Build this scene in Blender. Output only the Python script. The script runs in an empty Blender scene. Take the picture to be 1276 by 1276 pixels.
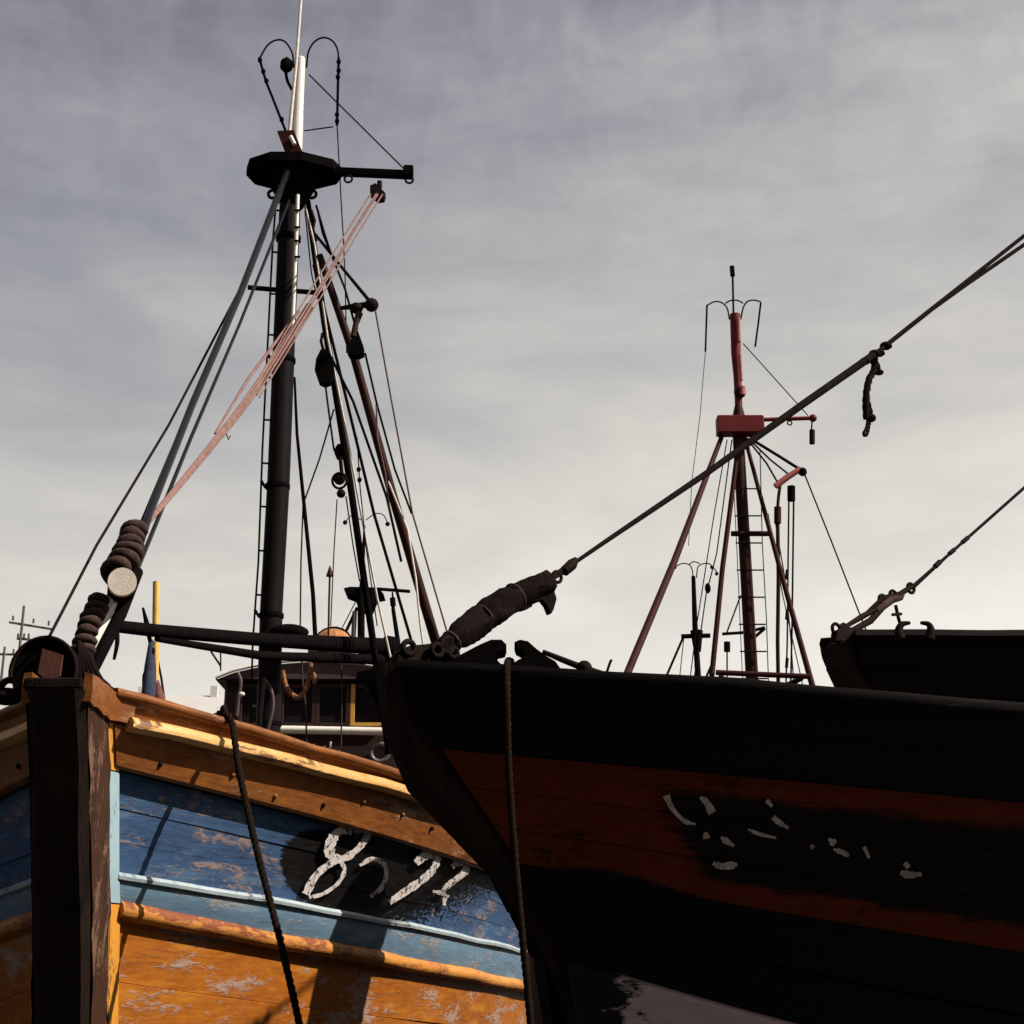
import bpy, math, random
from mathutils import Vector, Matrix
from mathutils.bvhtree import BVHTree

random.seed(7)
R = math.radians
S = bpy.context.scene
COL = S.collection

# ------------------------------------------------------------------ camera
EYE = Vector((0, 0, 2.0)); FOC = 1860.0; PITCH = R(18.2)      # survey scale: 1276 units across the picture
cam = bpy.data.cameras.new('camera'); camo = bpy.data.objects.new('camera', cam); COL.objects.link(camo)
camo.location = EYE; camo.rotation_euler = (R(90) + PITCH, 0, 0)
cam.sensor_width = 36; cam.lens = FOC / 1276 * 36; cam.clip_end = 5000; cam.clip_start = .05
S.camera = camo
# ------------------------------------------------------------------ light
SUN_EL, SUN_AZ = R(45), R(106)                      # azimuth from +Y towards +X
sdir = Vector((math.sin(SUN_AZ) * math.cos(SUN_EL), math.cos(SUN_AZ) * math.cos(SUN_EL), math.sin(SUN_EL)))
sl = bpy.data.lights.new('sun', 'SUN'); sl.energy = 5.0; sl.angle = R(.5); sl.color = (1, .93, .82)
so = bpy.data.objects.new('sun', sl); COL.objects.link(so)
so.rotation_euler = (-sdir).to_track_quat('-Z', 'Y').to_euler(); so.location = (30, 0, 30)
S.view_settings.view_transform = 'Standard'; S.view_settings.look = 'None'
S.view_settings.gamma = 1; S.view_settings.use_curve_mapping = False
S.view_settings.exposure = 0.45


class NT:
    """small helper to write node trees"""
    def __init__(s, tree): s.t = tree; tree.nodes.clear()
    def n(s, typ, props=None, **inp):
        nd = s.t.nodes.new(typ)
        for k, v in (props or {}).items(): setattr(nd, k, v)
        for k, v in inp.items():
            key = int(k[1:]) if k[0] == 'i' and k[1:].isdigit() else k.replace('_', ' ')
            sock = nd.inputs[key]
            if isinstance(v, bpy.types.NodeSocket): s.t.links.new(v, sock)
            else: sock.default_value = v
        return nd
    def math(s, op, a, b=0.0, c=0.0, clamp=False):
        return s.n('ShaderNodeMath', {'operation': op, 'use_clamp': clamp}, i0=a, i1=b, i2=c).outputs[0]
    def ramp(s, fac, stops, interp='LINEAR'):
        nd = s.n('ShaderNodeValToRGB', None, Fac=fac); cr = nd.color_ramp; cr.interpolation = interp
        while len(cr.elements) > 1: cr.elements.remove(cr.elements[-1])
        for i, (p, c) in enumerate(stops):
            e = cr.elements[0] if i == 0 else cr.elements.new(p)
            e.position = p; e.color = c if len(c) == 4 else (*c, 1)
        return nd.outputs[0]
    def mix(s, f, a, b):
        nd = s.n('ShaderNodeMix', {'data_type': 'RGBA'})
        for sock, v in ((nd.inputs[0], f), (nd.inputs[6], a), (nd.inputs[7], b)):
            if isinstance(v, bpy.types.NodeSocket): s.t.links.new(v, sock)
            else: sock.default_value = v if not isinstance(v, tuple) or len(v) == 4 else (*v, 1)
        return nd.outputs[2]
    def noise(s, vec, scale, detail=5, rough=.55, dist=0):
        return s.n('ShaderNodeTexNoise', None, Vector=vec, Scale=scale, Detail=detail, Roughness=rough, Distortion=dist).outputs[0]
    def mapv(s, vec, scale=(1, 1, 1), loc=(0, 0, 0), rot=(0, 0, 0)):
        return s.n('ShaderNodeMapping', None, Vector=vec, Scale=scale, Location=loc, Rotation=rot).outputs[0]


# ------------------------------------------------------------------ sky: thin high overcast over a clear sky
W = bpy.data.worlds.new('World'); S.world = W; W.use_nodes = True
N = NT(W.node_tree)
tc = N.n('ShaderNodeTexCoord').outputs['Generated']
xyz = N.n('ShaderNodeSeparateXYZ', None, Vector=tc).outputs
el = N.math('MAXIMUM', xyz[2], 0.0)
base = N.n('ShaderNodeMapRange', {'clamp': True}, i0=el, i1=.15, i2=.60, i3=1.0, i4=.20).outputs[0]
n1 = N.noise(N.mapv(tc, (1.6, 1.6, 5.5), rot=(0, R(-14), 0)), 1.7, 7, .52, .5)
n2 = N.noise(N.mapv(tc, (26, 26, 5), rot=(R(10), R(12), 0)), 1.0, 5, .6, .9)
n3 = N.noise(N.mapv(tc, (3, 3, 10), rot=(0, R(20), 0)), 3.2, 6, .6, 1.2)
hi = N.n('ShaderNodeMapRange', {'clamp': True}, i0=el, i1=.42, i2=.62, i3=.0, i4=1.0).outputs[0]
v = N.math('MULTIPLY_ADD', N.math('SUBTRACT', n1, .5), .55, base)
v = N.math('MULTIPLY_ADD', N.math('SUBTRACT', n3, .5), .17, v)
v = N.math('MULTIPLY_ADD', N.math('MULTIPLY', N.math('SUBTRACT', n2, .5), hi), .34, v)
v = N.math('MULTIPLY_ADD', xyz[0], .50, v, clamp=True)
cloud = N.ramp(v, [(0, (.118, .113, .138)), (.25, (.205, .205, .228)), (.5, (.34, .332, .322)), (.75, (.48, .455, .412)), (1, (.58, .552, .505))])
sky = N.n('ShaderNodeTexSky', {'sky_type': 'NISHITA', 'sun_disc': False, 'sun_elevation': SUN_EL, 'sun_rotation': SUN_AZ, 'dust_density': 2.0}).outputs[0]
b1 = N.n('ShaderNodeBackground', None, Color=sky, Strength=.05).outputs[0]
b2 = N.n('ShaderNodeBackground', None, Color=cloud, Strength=1.2).outputs[0]
fac = N.n('ShaderNodeMapRange', {'clamp': True}, i0=n1, i1=.25, i2=.6, i3=.80, i4=.95).outputs[0]
mx = N.n('ShaderNodeMixShader', None, i0=fac, i1=b1, i2=b2).outputs[0]
N.n('ShaderNodeOutputWorld', None, Surface=mx)


# ------------------------------------------------------------------ materials
def surf_tree(name):
    m = bpy.data.materials.new(name); m.use_nodes = True
    return m, NT(m.node_tree)


def finish(N, col, rough, height=None, bump=.3, dist=.01, metal=0.0, spec=.5):
    kw = dict(Base_Color=col, Roughness=rough, Metallic=metal)
    if height is not None:
        kw['Normal'] = N.n('ShaderNodeBump', None, Strength=bump, Distance=dist, Height=height).outputs[0]
    b = N.n('ShaderNodeBsdfPrincipled', None, **kw); b.inputs['Specular IOR Level'].default_value = spec
    N.n('ShaderNodeOutputMaterial', None, Surface=b.outputs[0])


def plain(name, c, c2=None, rough=.6, scale=6, bump=.25, metal=0, spec=.4, stretch=(1, 1, 1)):
    """weathered solid colour: two tones mixed by noise, small relief"""
    m, N = surf_tree(name)
    o = N.mapv(N.n('ShaderNodeTexCoord').outputs['Object'], stretch)
    a = N.noise(o, scale, 6, .6); b = N.noise(o, scale * 7, 4, .6)
    c2 = c2 or tuple(x * .55 for x in c)
    f = N.math('MULTIPLY_ADD', b, .4, N.math('MULTIPLY', a, .6))
    col = N.ramp(f, [(.35, c), (.62, c2)])
    rg = N.math('MULTIPLY_ADD', a, .3, rough - .15)
    finish(N, col, rg, b, bump, .004, metal, spec)
    return m


def peel(name, c1, c2, wear, wear_lo=.56, wear_hi=.6, dark=(.02, .014, .01), rough=.5, patch=None, tone=None, cracks=.5, spec=.25):
    """old brushed paint on planks in metres along the plank (uv u) and up it (uv v): two paint tones,
    flaked spots that show another coat, thin dark grain cracks"""
    m, N = surf_tree(name)
    uv = N.n('ShaderNodeUVMap', {'uv_map': 'UVMap'}).outputs[0]
    big = N.noise(N.mapv(uv, (2.2, 7, 1)), 1.0, 5, .6, .4)
    fine = N.noise(N.mapv(uv, (14, 70, 1)), 1.0, 5, .65)
    blot = N.noise(N.mapv(uv, (9, 20, 1), (2, 8, 0)), 1.0, 6, .7, .5)
    col = N.ramp(N.math('MULTIPLY_ADD', fine, .45, N.math('MULTIPLY_ADD', blot, .3, N.math('MULTIPLY', big, .3))), [(.40, c1), (.64, c2)])
    spk = N.ramp(N.noise(N.mapv(uv, (60, 110, 1), (4, 1, 0)), 1.0, 3, .6), [(.66, (0, 0, 0)), (.72, (1, 1, 1))])
    col = N.mix(N.math('MULTIPLY', spk, .55), col, tuple(x * .22 for x in c2))
    if tone:
        tn = N.noise(N.mapv(uv, (3.1, 12, 1), (3, 7, 0)), 1.0, 4, .6)
        col = N.mix(N.ramp(tn, [(.55, (0, 0, 0)), (.72, (1, 1, 1))]), col, tone)
    wn = N.noise(N.mapv(uv, (3.2, 9, 1), (9, 4, 0)), 1.0, 3, .55)
    wf = N.noise(N.mapv(uv, (26, 60, 1), (1, 2, 0)), 1.0, 6, .7, .6)
    wv = N.math('MULTIPLY_ADD', wf, .45, N.math('MULTIPLY', wn, .62))
    chip = N.ramp(wv, [(wear_lo, (0, 0, 0)), (wear_hi, (1, 1, 1))])
    wc = N.mix(N.noise(N.mapv(uv, (40, 90, 1)), 1.0, 2), wear, tuple(x * .45 for x in wear))
    col = N.mix(chip, col, wc)
    cr = N.noise(N.mapv(uv, (2.6, 46, 1), (0, 3, 0)), 1.0, 5, .6, .8)
    crm = N.ramp(cr, [(.485, (0, 0, 0)), (.5, (1, 1, 1)), (.515, (0, 0, 0))])
    gate = N.ramp(N.noise(N.mapv(uv, (1.3, 8, 1), (5, 5, 0)), 1.0, 2), [(.54, (0, 0, 0)), (.62, (1, 1, 1))])
    crk = N.math('MULTIPLY', N.math('MULTIPLY', crm, gate), cracks)
    col = N.mix(crk, col, dark)
    if patch: col = patch(N, col)
    h = N.math('SUBTRACT', N.math('MULTIPLY_ADD', fine, .35, N.math('MULTIPLY', chip, -.5)), crk)
    finish(N, col, N.math('MULTIPLY_ADD', wf, .3, rough - .1), h, .55, .006, spec=spec)
    return m


def uv2(N):
    return N.n('ShaderNodeSeparateXYZ', None, Vector=N.n('ShaderNodeUVMap', {'uv_map': 'strake'}).outputs[0]).outputs


def patch_left(N, col):
    """black painted number panel with a rounded forward end, flaking away aft"""
    u = uv2(N); s, v_ = u[0], u[1]
    w = N.noise(N.mapv(N.n('ShaderNodeUVMap', {'uv_map': 'UVMap'}).outputs[0], (30, 60, 1)), 1.0, 6, .72)
    ds = N.math('DIVIDE', N.math('SUBTRACT', s, 1.12), .40)
    dv = N.math('DIVIDE', N.math('SUBTRACT', v_, 2.52), .50)
    rr = N.math('SQRT', N.math('ADD', N.math('POWER', N.math('ABSOLUTE', N.math('MINIMUM', ds, 0.0)), 2.3), N.math('POWER', N.math('ABSOLUTE', dv), 2.4)))
    rr = N.math('MULTIPLY_ADD', N.math('SUBTRACT', w, .5), .26, rr)
    aft = N.math('ADD', N.math('DIVIDE', N.math('SUBTRACT', s, 2.0), .95), N.math('MULTIPLY', N.math('SUBTRACT', v_, 2.3), 1.15))
    aft = N.math('MULTIPLY_ADD', N.math('SUBTRACT', w, .5), 3.0, aft)
    mask = N.math('MULTIPLY', N.ramp(rr, [(.97, (1, 1, 1)), (1.0, (0, 0, 0))]), N.ramp(aft, [(.36, (1, 1, 1)), (.42, (0, 0, 0))]))
    return N.mix(mask, col, (.005, .004, .004))


def patch_mid(N, col):
    """soot black number panel on the red band, its edges worn to streaks"""
    u = uv2(N); s, v_ = u[0], u[1]
    uv = N.n('ShaderNodeUVMap', {'uv_map': 'UVMap'}).outputs[0]
    w = N.noise(N.mapv(uv, (5, 60, 1)), 1.0, 6, .7)
    w2 = N.noise(N.mapv(uv, (14, 14, 1)), 1.0, 4, .6)
    e = N.math('MULTIPLY_ADD', N.math('SUBTRACT', w, .5), .22, N.math('MULTIPLY', N.math('SUBTRACT', w2, .5), .1))
    a = N.ramp(N.math('ADD', s, e), [(.44, (0, 0, 0)), (.49, (1, 1, 1))])
    b = N.ramp(N.math('ADD', N.math('SUBTRACT', v_, 1.0), e), [(.12, (0, 0, 0)), (.20, (1, 1, 1)), (.80, (1, 1, 1)), (.85, (0, 0, 0))])
    col = N.mix(N.math('MULTIPLY', a, b), col, (.010, .007, .006))
    # tar run up over the lower forward corner
    c = N.math('SUBTRACT', N.math('ADD', v_, N.math('MULTIPLY', e, .6)), N.math('MULTIPLY', N.math('ABSOLUTE', N.math('SUBTRACT', s, .25)), .55))
    return N.mix(N.ramp(N.math('SUBTRACT', c, 1.0), [(.86, (0, 0, 0)), (.9, (1, 1, 1))]), col, (.009, .007, .007))


def patch_pale(N, col):
    u = uv2(N); s = u[0]
    w = N.noise(N.mapv(N.n('ShaderNodeUVMap', {'uv_map': 'UVMap'}).outputs[0], (9, 18, 1)), 1.0, 6, .7)
    return N.mix(N.ramp(N.math('MULTIPLY_ADD', N.math('SUBTRACT', w, .5), .5, s), [(.13, (1, 1, 1)), (.17, (0, 0, 0))]), col, (.010, .008, .008))


MT = {}
MT['orange'] = peel('orange_paint', (.44, .142, .013), (.24, .062, .008), (.50, .32, .25), .565, .62, tone=(.52, .20, .018), rough=.5, cracks=.8)
MT['orange_top'] = peel('brown_orange_paint', (.27, .088, .015), (.10, .030, .007), (.44, .25, .14), .60, .66, rough=.5, cracks=.8)
MT['yellow'] = peel('pale_yellow_paint', (.66, .42, .17), (.52, .25, .07), (.22, .085, .03), .58, .63, rough=.4)
MT['mould'] = peel('worn_orange_moulding', (.56, .26, .05), (.40, .13, .022), (.30, .08, .03), .54, .60, rough=.45)
MT['blue'] = peel('blue_paint', (.052, .102, .200), (.030, .058, .125), (.34, .24, .22), .575, .645, tone=(.115, .185, .26), rough=.5, patch=patch_left, cracks=.9, spec=.12)
MT['pale_blue'] = peel('pale_blue_paint', (.15, .24, .32), (.09, .155, .235), (.36, .34, .32), .58, .64, tone=(.23, .32, .38), rough=.45)
MT['hood_blue'] = peel('light_blue_edge_paint', (.34, .46, .50), (.28, .40, .46), (.25, .15, .1), .64, .68)
MT['hood_yellow'] = peel('yellow_edge_paint', (.66, .30, .04), (.55, .22, .03), (.25, .12, .06), .6, .64)
MT['tar'] = peel('black_tar_paint', (.006, .005, .005), (.008, .006, .006), (.03, .026, .024), .75, .79, rough=.6, cracks=.2, spec=.06)
MT['red'] = peel('dark_red_paint', (.150, .024, .009), (.085, .012, .0055), (.03, .012, .008), .60, .68, rough=.6, patch=patch_mid, cracks=.6, spec=.06)
MT['pale'] = peel('grey_pink_undercoat', (.46, .35, .35), (.36, .26, .26), (.14, .07, .06), .60, .65, rough=.6, patch=patch_pale, spec=.1)
MT['stem_face'] = plain('tarred_stem_wood', (.007, .0055, .005), (.024, .013, .009), .7, 9, .9, spec=.06, stretch=(1, 1, .25))
MT['stem_side'] = peel('bare_stem_wood', (.060, .026, .015), (.026, .011, .007), (.20, .11, .075), .57, .62, rough=.7, spec=.1)
MT['black'] = plain('black_painted_spar', (.004, .0034, .0037), (.007, .0055, .0055), .6, 8, .2, spec=.0)
MT['mastpaint'] = plain('black_mast_paint', (.007, .0055, .006), (.012, .009, .009), .5, 5, .3, spec=.03, stretch=(1, 1, .2))
MT['glossblack'] = plain('glossy_black_tube', (.005, .0042, .005), (.008, .0065, .0065), .33, 9, .1, spec=.13)
MT['tanrope'] = plain('tan_rope', (.36, .17, .085), (.22, .10, .05), .9, 26, .5, spec=.05)
MT['bead'] = peel('white_blue_bead_paint', (.46, .50, .50), (.26, .34, .40), (.16, .10, .08), .58, .63, rough=.4)
MT['brick'] = plain('dark_brick_wall', (.07, .035, .028), (.045, .024, .02), .9, 1.2, .4)
MT['stone'] = plain('quay_stone', (.13, .12, .11), (.08, .075, .07), .9, 2, .4)
MT['iron'] = plain('rusty_iron', (.007, .0055, .005), (.018, .009, .007), .7, 14, .4, spec=.03)
MT['steelrod'] = plain('galvanised_rod', (.20, .18, .18), (.09, .075, .075), .4, 9, .2, metal=.35)
MT['wire'] = plain('dark_wire', (.009, .0075, .0075), (.016, .012, .012), .7, 30, .2, spec=.0)
MT['redwire'] = plain('brown_red_line', (.16, .07, .06), (.09, .04, .035), .6, 20, .3)
MT['brownspar'] = plain('varnished_brown_spar', (.040, .012, .009), (.018, .0065, .0055), .5, 5, .2, spec=.06, stretch=(1, 1, .2))
MT['pinkrope'] = plain('dusty_pink_rope', (.27, .165, .145), (.17, .095, .085), .9, 24, .6, spec=.04)
MT['whiterope'] = plain('white_rope', (.72, .64, .58), (.5, .43, .38), .8, 24, .5)
MT['rope'] = plain('dark_mooring_rope', (.010, .0075, .0065), (.022, .014, .010), .9, 40, .6, spec=.0)
MT['coil'] = plain('brown_lashing_rope', (.075, .045, .038), (.028, .017, .015), .9, 26, .7, spec=.08)
MT['canvas'] = plain('dark_canvas', (.018, .012, .012), (.008, .0055, .0055), .9, 12, .8, spec=.0)
MT['white'] = plain('white_gloss_paint', (.80, .77, .70), (.66, .62, .55), .35, 6, .15)
MT['cutend'] = plain('white_painted_spar_end', (.82, .72, .62), (.62, .52, .44), .7, 22, .3)
MT['tan'] = plain('tan_canvas_cover', (.42, .19, .06), (.28, .11, .035), .8, 14, .6)
MT['redpaint'] = plain('red_mast_paint', (.15, .010, .011), (.085, .007, .008), .5, 7, .2, spec=.15)
MT['pinkpaint'] = plain('faded_and_sunlit_red_paint', (.42, .11, .09), (.26, .06, .05), .5, 12, .3)  # also stands for the sunlit side of the red topmast
MT['redbrown'] = plain('red_brown_pole', (.045, .010, .0095), (.022, .006, .006), .55, 7, .2, spec=.06)
MT['house'] = plain('brown_wheelhouse', (.050, .024, .019), (.026, .013, .012), .5, 5, .25, spec=.15)
MT['houseroof'] = plain('grey_brown_roof_board', (.090, .058, .056), (.055, .036, .035), .5, 6, .2, spec=.2)
MT['windowframe'] = plain('yellow_wood_frame', (.60, .32, .06), (.45, .22, .04), .45, 10, .2)
MT['brownpanel'] = plain('rust_brown_plate', (.12, .048, .036), (.075, .03, .022), .8, 10, .4, spec=.1)
MT['deck'] = plain('worn_deck', (.12, .09, .07), (.08, .06, .05), .8, 4, .4)
MT['pile'] = plain('weathered_pile_wood', (.10, .075, .055), (.05, .04, .03), .85, 6, .7, stretch=(1, 1, .15))
MT['yellowpole'] = plain('yellow_pole', (.72, .46, .12), (.55, .32, .08), .5, 9, .2)
MT['bluecloth'] = plain('navy_cloth', (.035, .045, .085), (.018, .022, .04), .9, 11, .6)
MT['redcloth'] = plain('faded_red_net', (.20, .07, .05), (.09, .035, .03), .9, 13, .6)
MT['darkhull'] = plain('black_hull', (.006, .005, .005), (.009, .007, .007), .6, 3, .3, spec=.08)
MT['farwall'] = plain('pale_render_wall', (.55, .52, .49), (.48, .45, .42), .9, .4, .1)
MT['farroof'] = plain('haze_pale_roof', (.46, .44, .42), (.40, .38, .36), .9, .5, .1)  # roof tone lightened to stand in for distance haze
MT['hill'] = plain('dry_hill', (.14, .13, .09), (.09, .09, .06), .95, .05, .2)
MT['poles'] = plain('weathered_grey_pole', (.10, .085, .075), (.07, .06, .055), .9, 3, .2)


def m_glass():
    m, N = surf_tree('dark_window_glass')
    o = N.n('ShaderNodeTexCoord').outputs['Object']
    finish(N, N.ramp(N.noise(o, 3), [(.3, (.008, .008, .009)), (.7, (.016, .014, .014))]), .08, None, spec=.5)
    return m


def m_water():
    m, N = surf_tree('harbour_water')
    o = N.n('ShaderNodeTexCoord').outputs['Object']
    h = N.noise(N.mapv(o, (1, 1.6, 1)), 1.3, 6, .6, .4)
    finish(N, N.ramp(h, [(.3, (.010, .018, .02)), (.7, (.018, .028, .03))]), .08, h, .5, .12)
    return m


def m_digit():
    """white number paint, flaked and cracked"""
    m, N = surf_tree('flaking_white_paint')
    o = N.n('ShaderNodeTexCoord').outputs['Object']
    f = N.noise(o, 34, 6, .7, .4); g = N.noise(o, 90, 3, .6)
    wv = N.math('MULTIPLY_ADD', g, .3, N.math('MULTIPLY', f, .7))
    col = N.ramp(wv, [(.40, (.66, .60, .58)), (.535, (.52, .45, .43)), (.56, (.012, .009, .009))])
    finish(N, col, .6, f, .3, .003)
    return m


MT['glass'] = m_glass(); MT['water'] = m_water(); MT['digit'] = m_digit()
MT['olddigit'] = plain('dirty_white_paint', (.62, .50, .44), (.26, .19, .16), .7, 30, .4)

# ------------------------------------------------------------------ survey helper and mesh builder
cp, sp = math.cos(PITCH), math.sin(PITCH)
FWD = Vector((0, cp, sp))


def ray(x, y):
    c = (x - 638) / FOC; w = (638 - y) / FOC
    return Vector((c, cp - w * sp, sp + w * cp))


def P(x, y, Y):
    """place point: sight line (x, y) of the survey at ground distance Y in front of the eye"""
    d = ray(x, y)
    return EYE + d * (Y / d.y)


def rad(wid, p): return wid * .5 * (p - EYE).dot(FWD) / FOC


class MB:
    def __init__(s): s.v = []; s.f = []; s.uv = None; s.smooth = False; s.sharp = 62
    def add(s, vs, fs):
        o = len(s.v); s.v += [Vector(q) for q in vs]; s.f += [tuple(i + o for i in f) for f in fs]
        return s
    def tube(s, pts, r, seg=8, cap=True):
        pts = [Vector(p) for p in pts]; n = len(pts)
        rs = r if isinstance(r, (list, tuple)) else [r] * n
        s.smooth = True
        t0 = (pts[1] - pts[0]).normalized()
        u = t0.orthogonal().normalized(); vs = []; fs = []
        for i, p in enumerate(pts):
            t = (pts[min(i + 1, n - 1)] - pts[max(i - 1, 0)]).normalized()
            u = (u - t * u.dot(t)); u = u.normalized() if u.length > 1e-6 else t.orthogonal().normalized()
            w = t.cross(u)
            for k in range(seg):
                a = 2 * math.pi * k / seg
                vs.append(p + (u * math.cos(a) + w * math.sin(a)) * rs[i])
        for i in range(n - 1):
            for k in range(seg):
                k2 = (k + 1) % seg
                fs.append((i * seg + k, i * seg + k2, (i + 1) * seg + k2, (i + 1) * seg + k))
        if cap:
            fs.append(tuple(range(seg))[::-1]); fs.append(tuple((n - 1) * seg + k for k in range(seg)))
        return s.add(vs, fs)
    def box(s, c, d, rot=None, bev=.12):
        """chamfered box: centre, full sizes, rotation matrix"""
        c = Vector(c); hx, hy, hz = d[0] / 2, d[1] / 2, d[2] / 2; b = min(hx, hy, hz) * bev
        vs = []; fs = []
        prof = [(-hx + b, -hy), (hx - b, -hy), (hx, -hy + b), (hx, hy - b), (hx - b, hy), (-hx + b, hy), (-hx, hy - b), (-hx, -hy + b)]
        for z, k in ((-hz, 1), (-hz + b, 0), (hz - b, 0), (hz, 1)):
            for (x, y) in prof:
                q = Vector((x - math.copysign(b, x) * k, y - math.copysign(b, y) * k, z))
                vs.append(c + (rot @ q if rot else q))
        for j in range(3):
            for k in range(8):
                fs.append((j * 8 + k, j * 8 + (k + 1) % 8, (j + 1) * 8 + (k + 1) % 8, (j + 1) * 8 + k))
        fs.append(tuple(range(8))[::-1]); fs.append(tuple(24 + k for k in range(8)))
        return s.add(vs, fs)
    def beam(s, a, b, w, h, up=Vector((0, 0, 1)), bev=.12):
        a, b = Vector(a), Vector(b); y = (b - a).normalized(); x = y.cross(up).normalized(); z = x.cross(y)
        return s.box((a + b) / 2, (w, (b - a).length, h), Matrix((x, y, z)).transposed(), bev)
    def prism(s, outline, axis):
        """closed outline of points extruded by the vector axis"""
        n = len(outline); o = [Vector(q) for q in outline]; ax = Vector(axis)
        vs = o + [q + ax for q in o]
        fs = [tuple(range(n))[::-1], tuple(range(n, 2 * n))]
        fs += [(k, (k + 1) % n, n + (k + 1) % n, n + k) for k in range(n)]
        return s.add(vs, fs)
    def ball(s, c, r, sx=1, sy=1, sz=1, seg=12, rings=8):
        c = Vector(c); vs = []; fs = []; s.smooth = True
        for i in range(rings + 1):
            th = math.pi * i / rings
            for k in range(seg):
                a = 2 * math.pi * k / seg
                vs.append(c + Vector((math.sin(th) * math.cos(a) * r * sx, math.sin(th) * math.sin(a) * r * sy, math.cos(th) * r * sz)))
        for i in range(rings):
            for k in range(seg):
                fs.append((i * seg + k, (i + 1) * seg + k, (i + 1) * seg + (k + 1) % seg, i * seg + (k + 1) % seg))
        return s.add(vs, fs)
    def ring(s, c, R_, r, nrm=Vector((0, 1, 0)), seg=18, sub=7, arc=(0, 2 * math.pi)):
        c = Vector(c); nrm = Vector(nrm).normalized(); u = nrm.orthogonal().normalized(); w = nrm.cross(u)
        full = abs(arc[1] - arc[0] - 2 * math.pi) < 1e-4
        pts = [c + (u * math.cos(arc[0] + (arc[1] - arc[0]) * i / seg) + w * math.sin(arc[0] + (arc[1] - arc[0]) * i / seg)) * R_ for i in range(seg + 1)]
        return s.tube(pts, r, sub, not full)
    def rope(s, pts, r, pitch=None, sub=None):
        """three laid strands round a path"""
        pts = smooth(pts, sub or 10); pitch = pitch or r * 7
        d = [0]
        for a, b in zip(pts, pts[1:]): d.append(d[-1] + (b - a).length)
        n = max(8, min(900, int(d[-1] / pitch * 8)))
        path = []; j = 0
        for i in range(n + 1):
            t = d[-1] * i / n
            while j < len(d) - 2 and d[j + 1] < t: j += 1
            f = (t - d[j]) / max(1e-9, d[j + 1] - d[j]); path.append((pts[j].lerp(pts[j + 1], f), t))
        for k in range(3):
            u = None; st = []
            for i, (p, t) in enumerate(path):
                tg = (path[min(i + 1, n)][0] - path[max(i - 1, 0)][0]).normalized()
                u = tg.orthogonal().normalized() if u is None else (u - tg * u.dot(tg)).normalized()
                w = tg.cross(u); a = 2 * math.pi * (t / pitch + k / 3)
                st.append(p + (u * math.cos(a) + w * math.sin(a)) * r * .5)
            s.tube(st, r * .56, 6)
        return s
    def build(s, name, mat, parent=None):
        me = bpy.data.meshes.new(name); off = parent['_w'] if parent is not None else (0, 0, 0)
        off = Vector(off)
        me.from_pydata([tuple(q - off) for q in s.v], [], s.f)
        if s.uv:
            for lname, data in s.uv.items():
                l = me.uv_layers.new(name=lname)
                for poly in me.polygons:
                    for li, vi in zip(poly.loop_indices, poly.vertices): l.data[li].uv = data[vi]
        me.materials.append(MT[mat])
        if s.smooth:
            me.polygons.foreach_set('use_smooth', [True] * len(me.polygons))
            try: me.set_sharp_from_angle(angle=R(s.sharp))
            except Exception: pass
        me.update()
        o = bpy.data.objects.new(name, me); COL.objects.link(o)
        if parent is not None:
            o.parent = parent
            o['_w'] = tuple(off)
        else: o['_w'] = (0., 0., 0.)
        return o


def smooth(pts, n=8):
    pts = [Vector(p) for p in pts]
    if len(pts) < 3: return [pts[0].lerp(pts[1], i / n) for i in range(n + 1)]
    q = [pts[0] * 2 - pts[1]] + pts + [pts[-1] * 2 - pts[-2]]; out = []
    for i in range(1, len(q) - 2):
        a, b, c, d = q[i - 1], q[i], q[i + 1], q[i + 2]
        for k in range(n):
            t = k / n
            out.append(.5 * ((2 * b) + (c - a) * t + (2 * a - 5 * b + 4 * c - d) * t * t + (3 * b - a - 3 * c + d) * t ** 3))
    out.append(pts[-1]); return out


def thing(name, loc, label, cat, group=None):
    o = bpy.data.objects.new(name, None); COL.objects.link(o); o.location = loc; o.empty_display_size = .2
    o['_w'] = tuple(loc); o['label'] = label; o['category'] = cat
    if group: o['group'] = group
    return o


def tag(o, label, cat, group=None):
    o['label'] = label; o['category'] = cat
    if group: o['group'] = group
    return o


def line(name, pts, wid, mat, parent, sm=False, seg=7):
    """a straight or bent rod / wire through survey points, width in survey units"""
    q = [P(*p) for p in pts]
    w = wid if isinstance(wid, (list, tuple)) else [wid] * len(q)
    r = [rad(a, b) for a, b in zip(w, q)]
    if sm:
        n = 8; q2 = smooth(q, n); r = [r[min(i // n, len(r) - 1)] + (r[min(i // n + 1, len(r) - 1)] - r[min(i // n, len(r) - 1)]) * (i % n) / n for i in range(len(q2))]; q = q2
    return MB().tube(q, r, seg).build(name, mat, parent)


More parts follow.
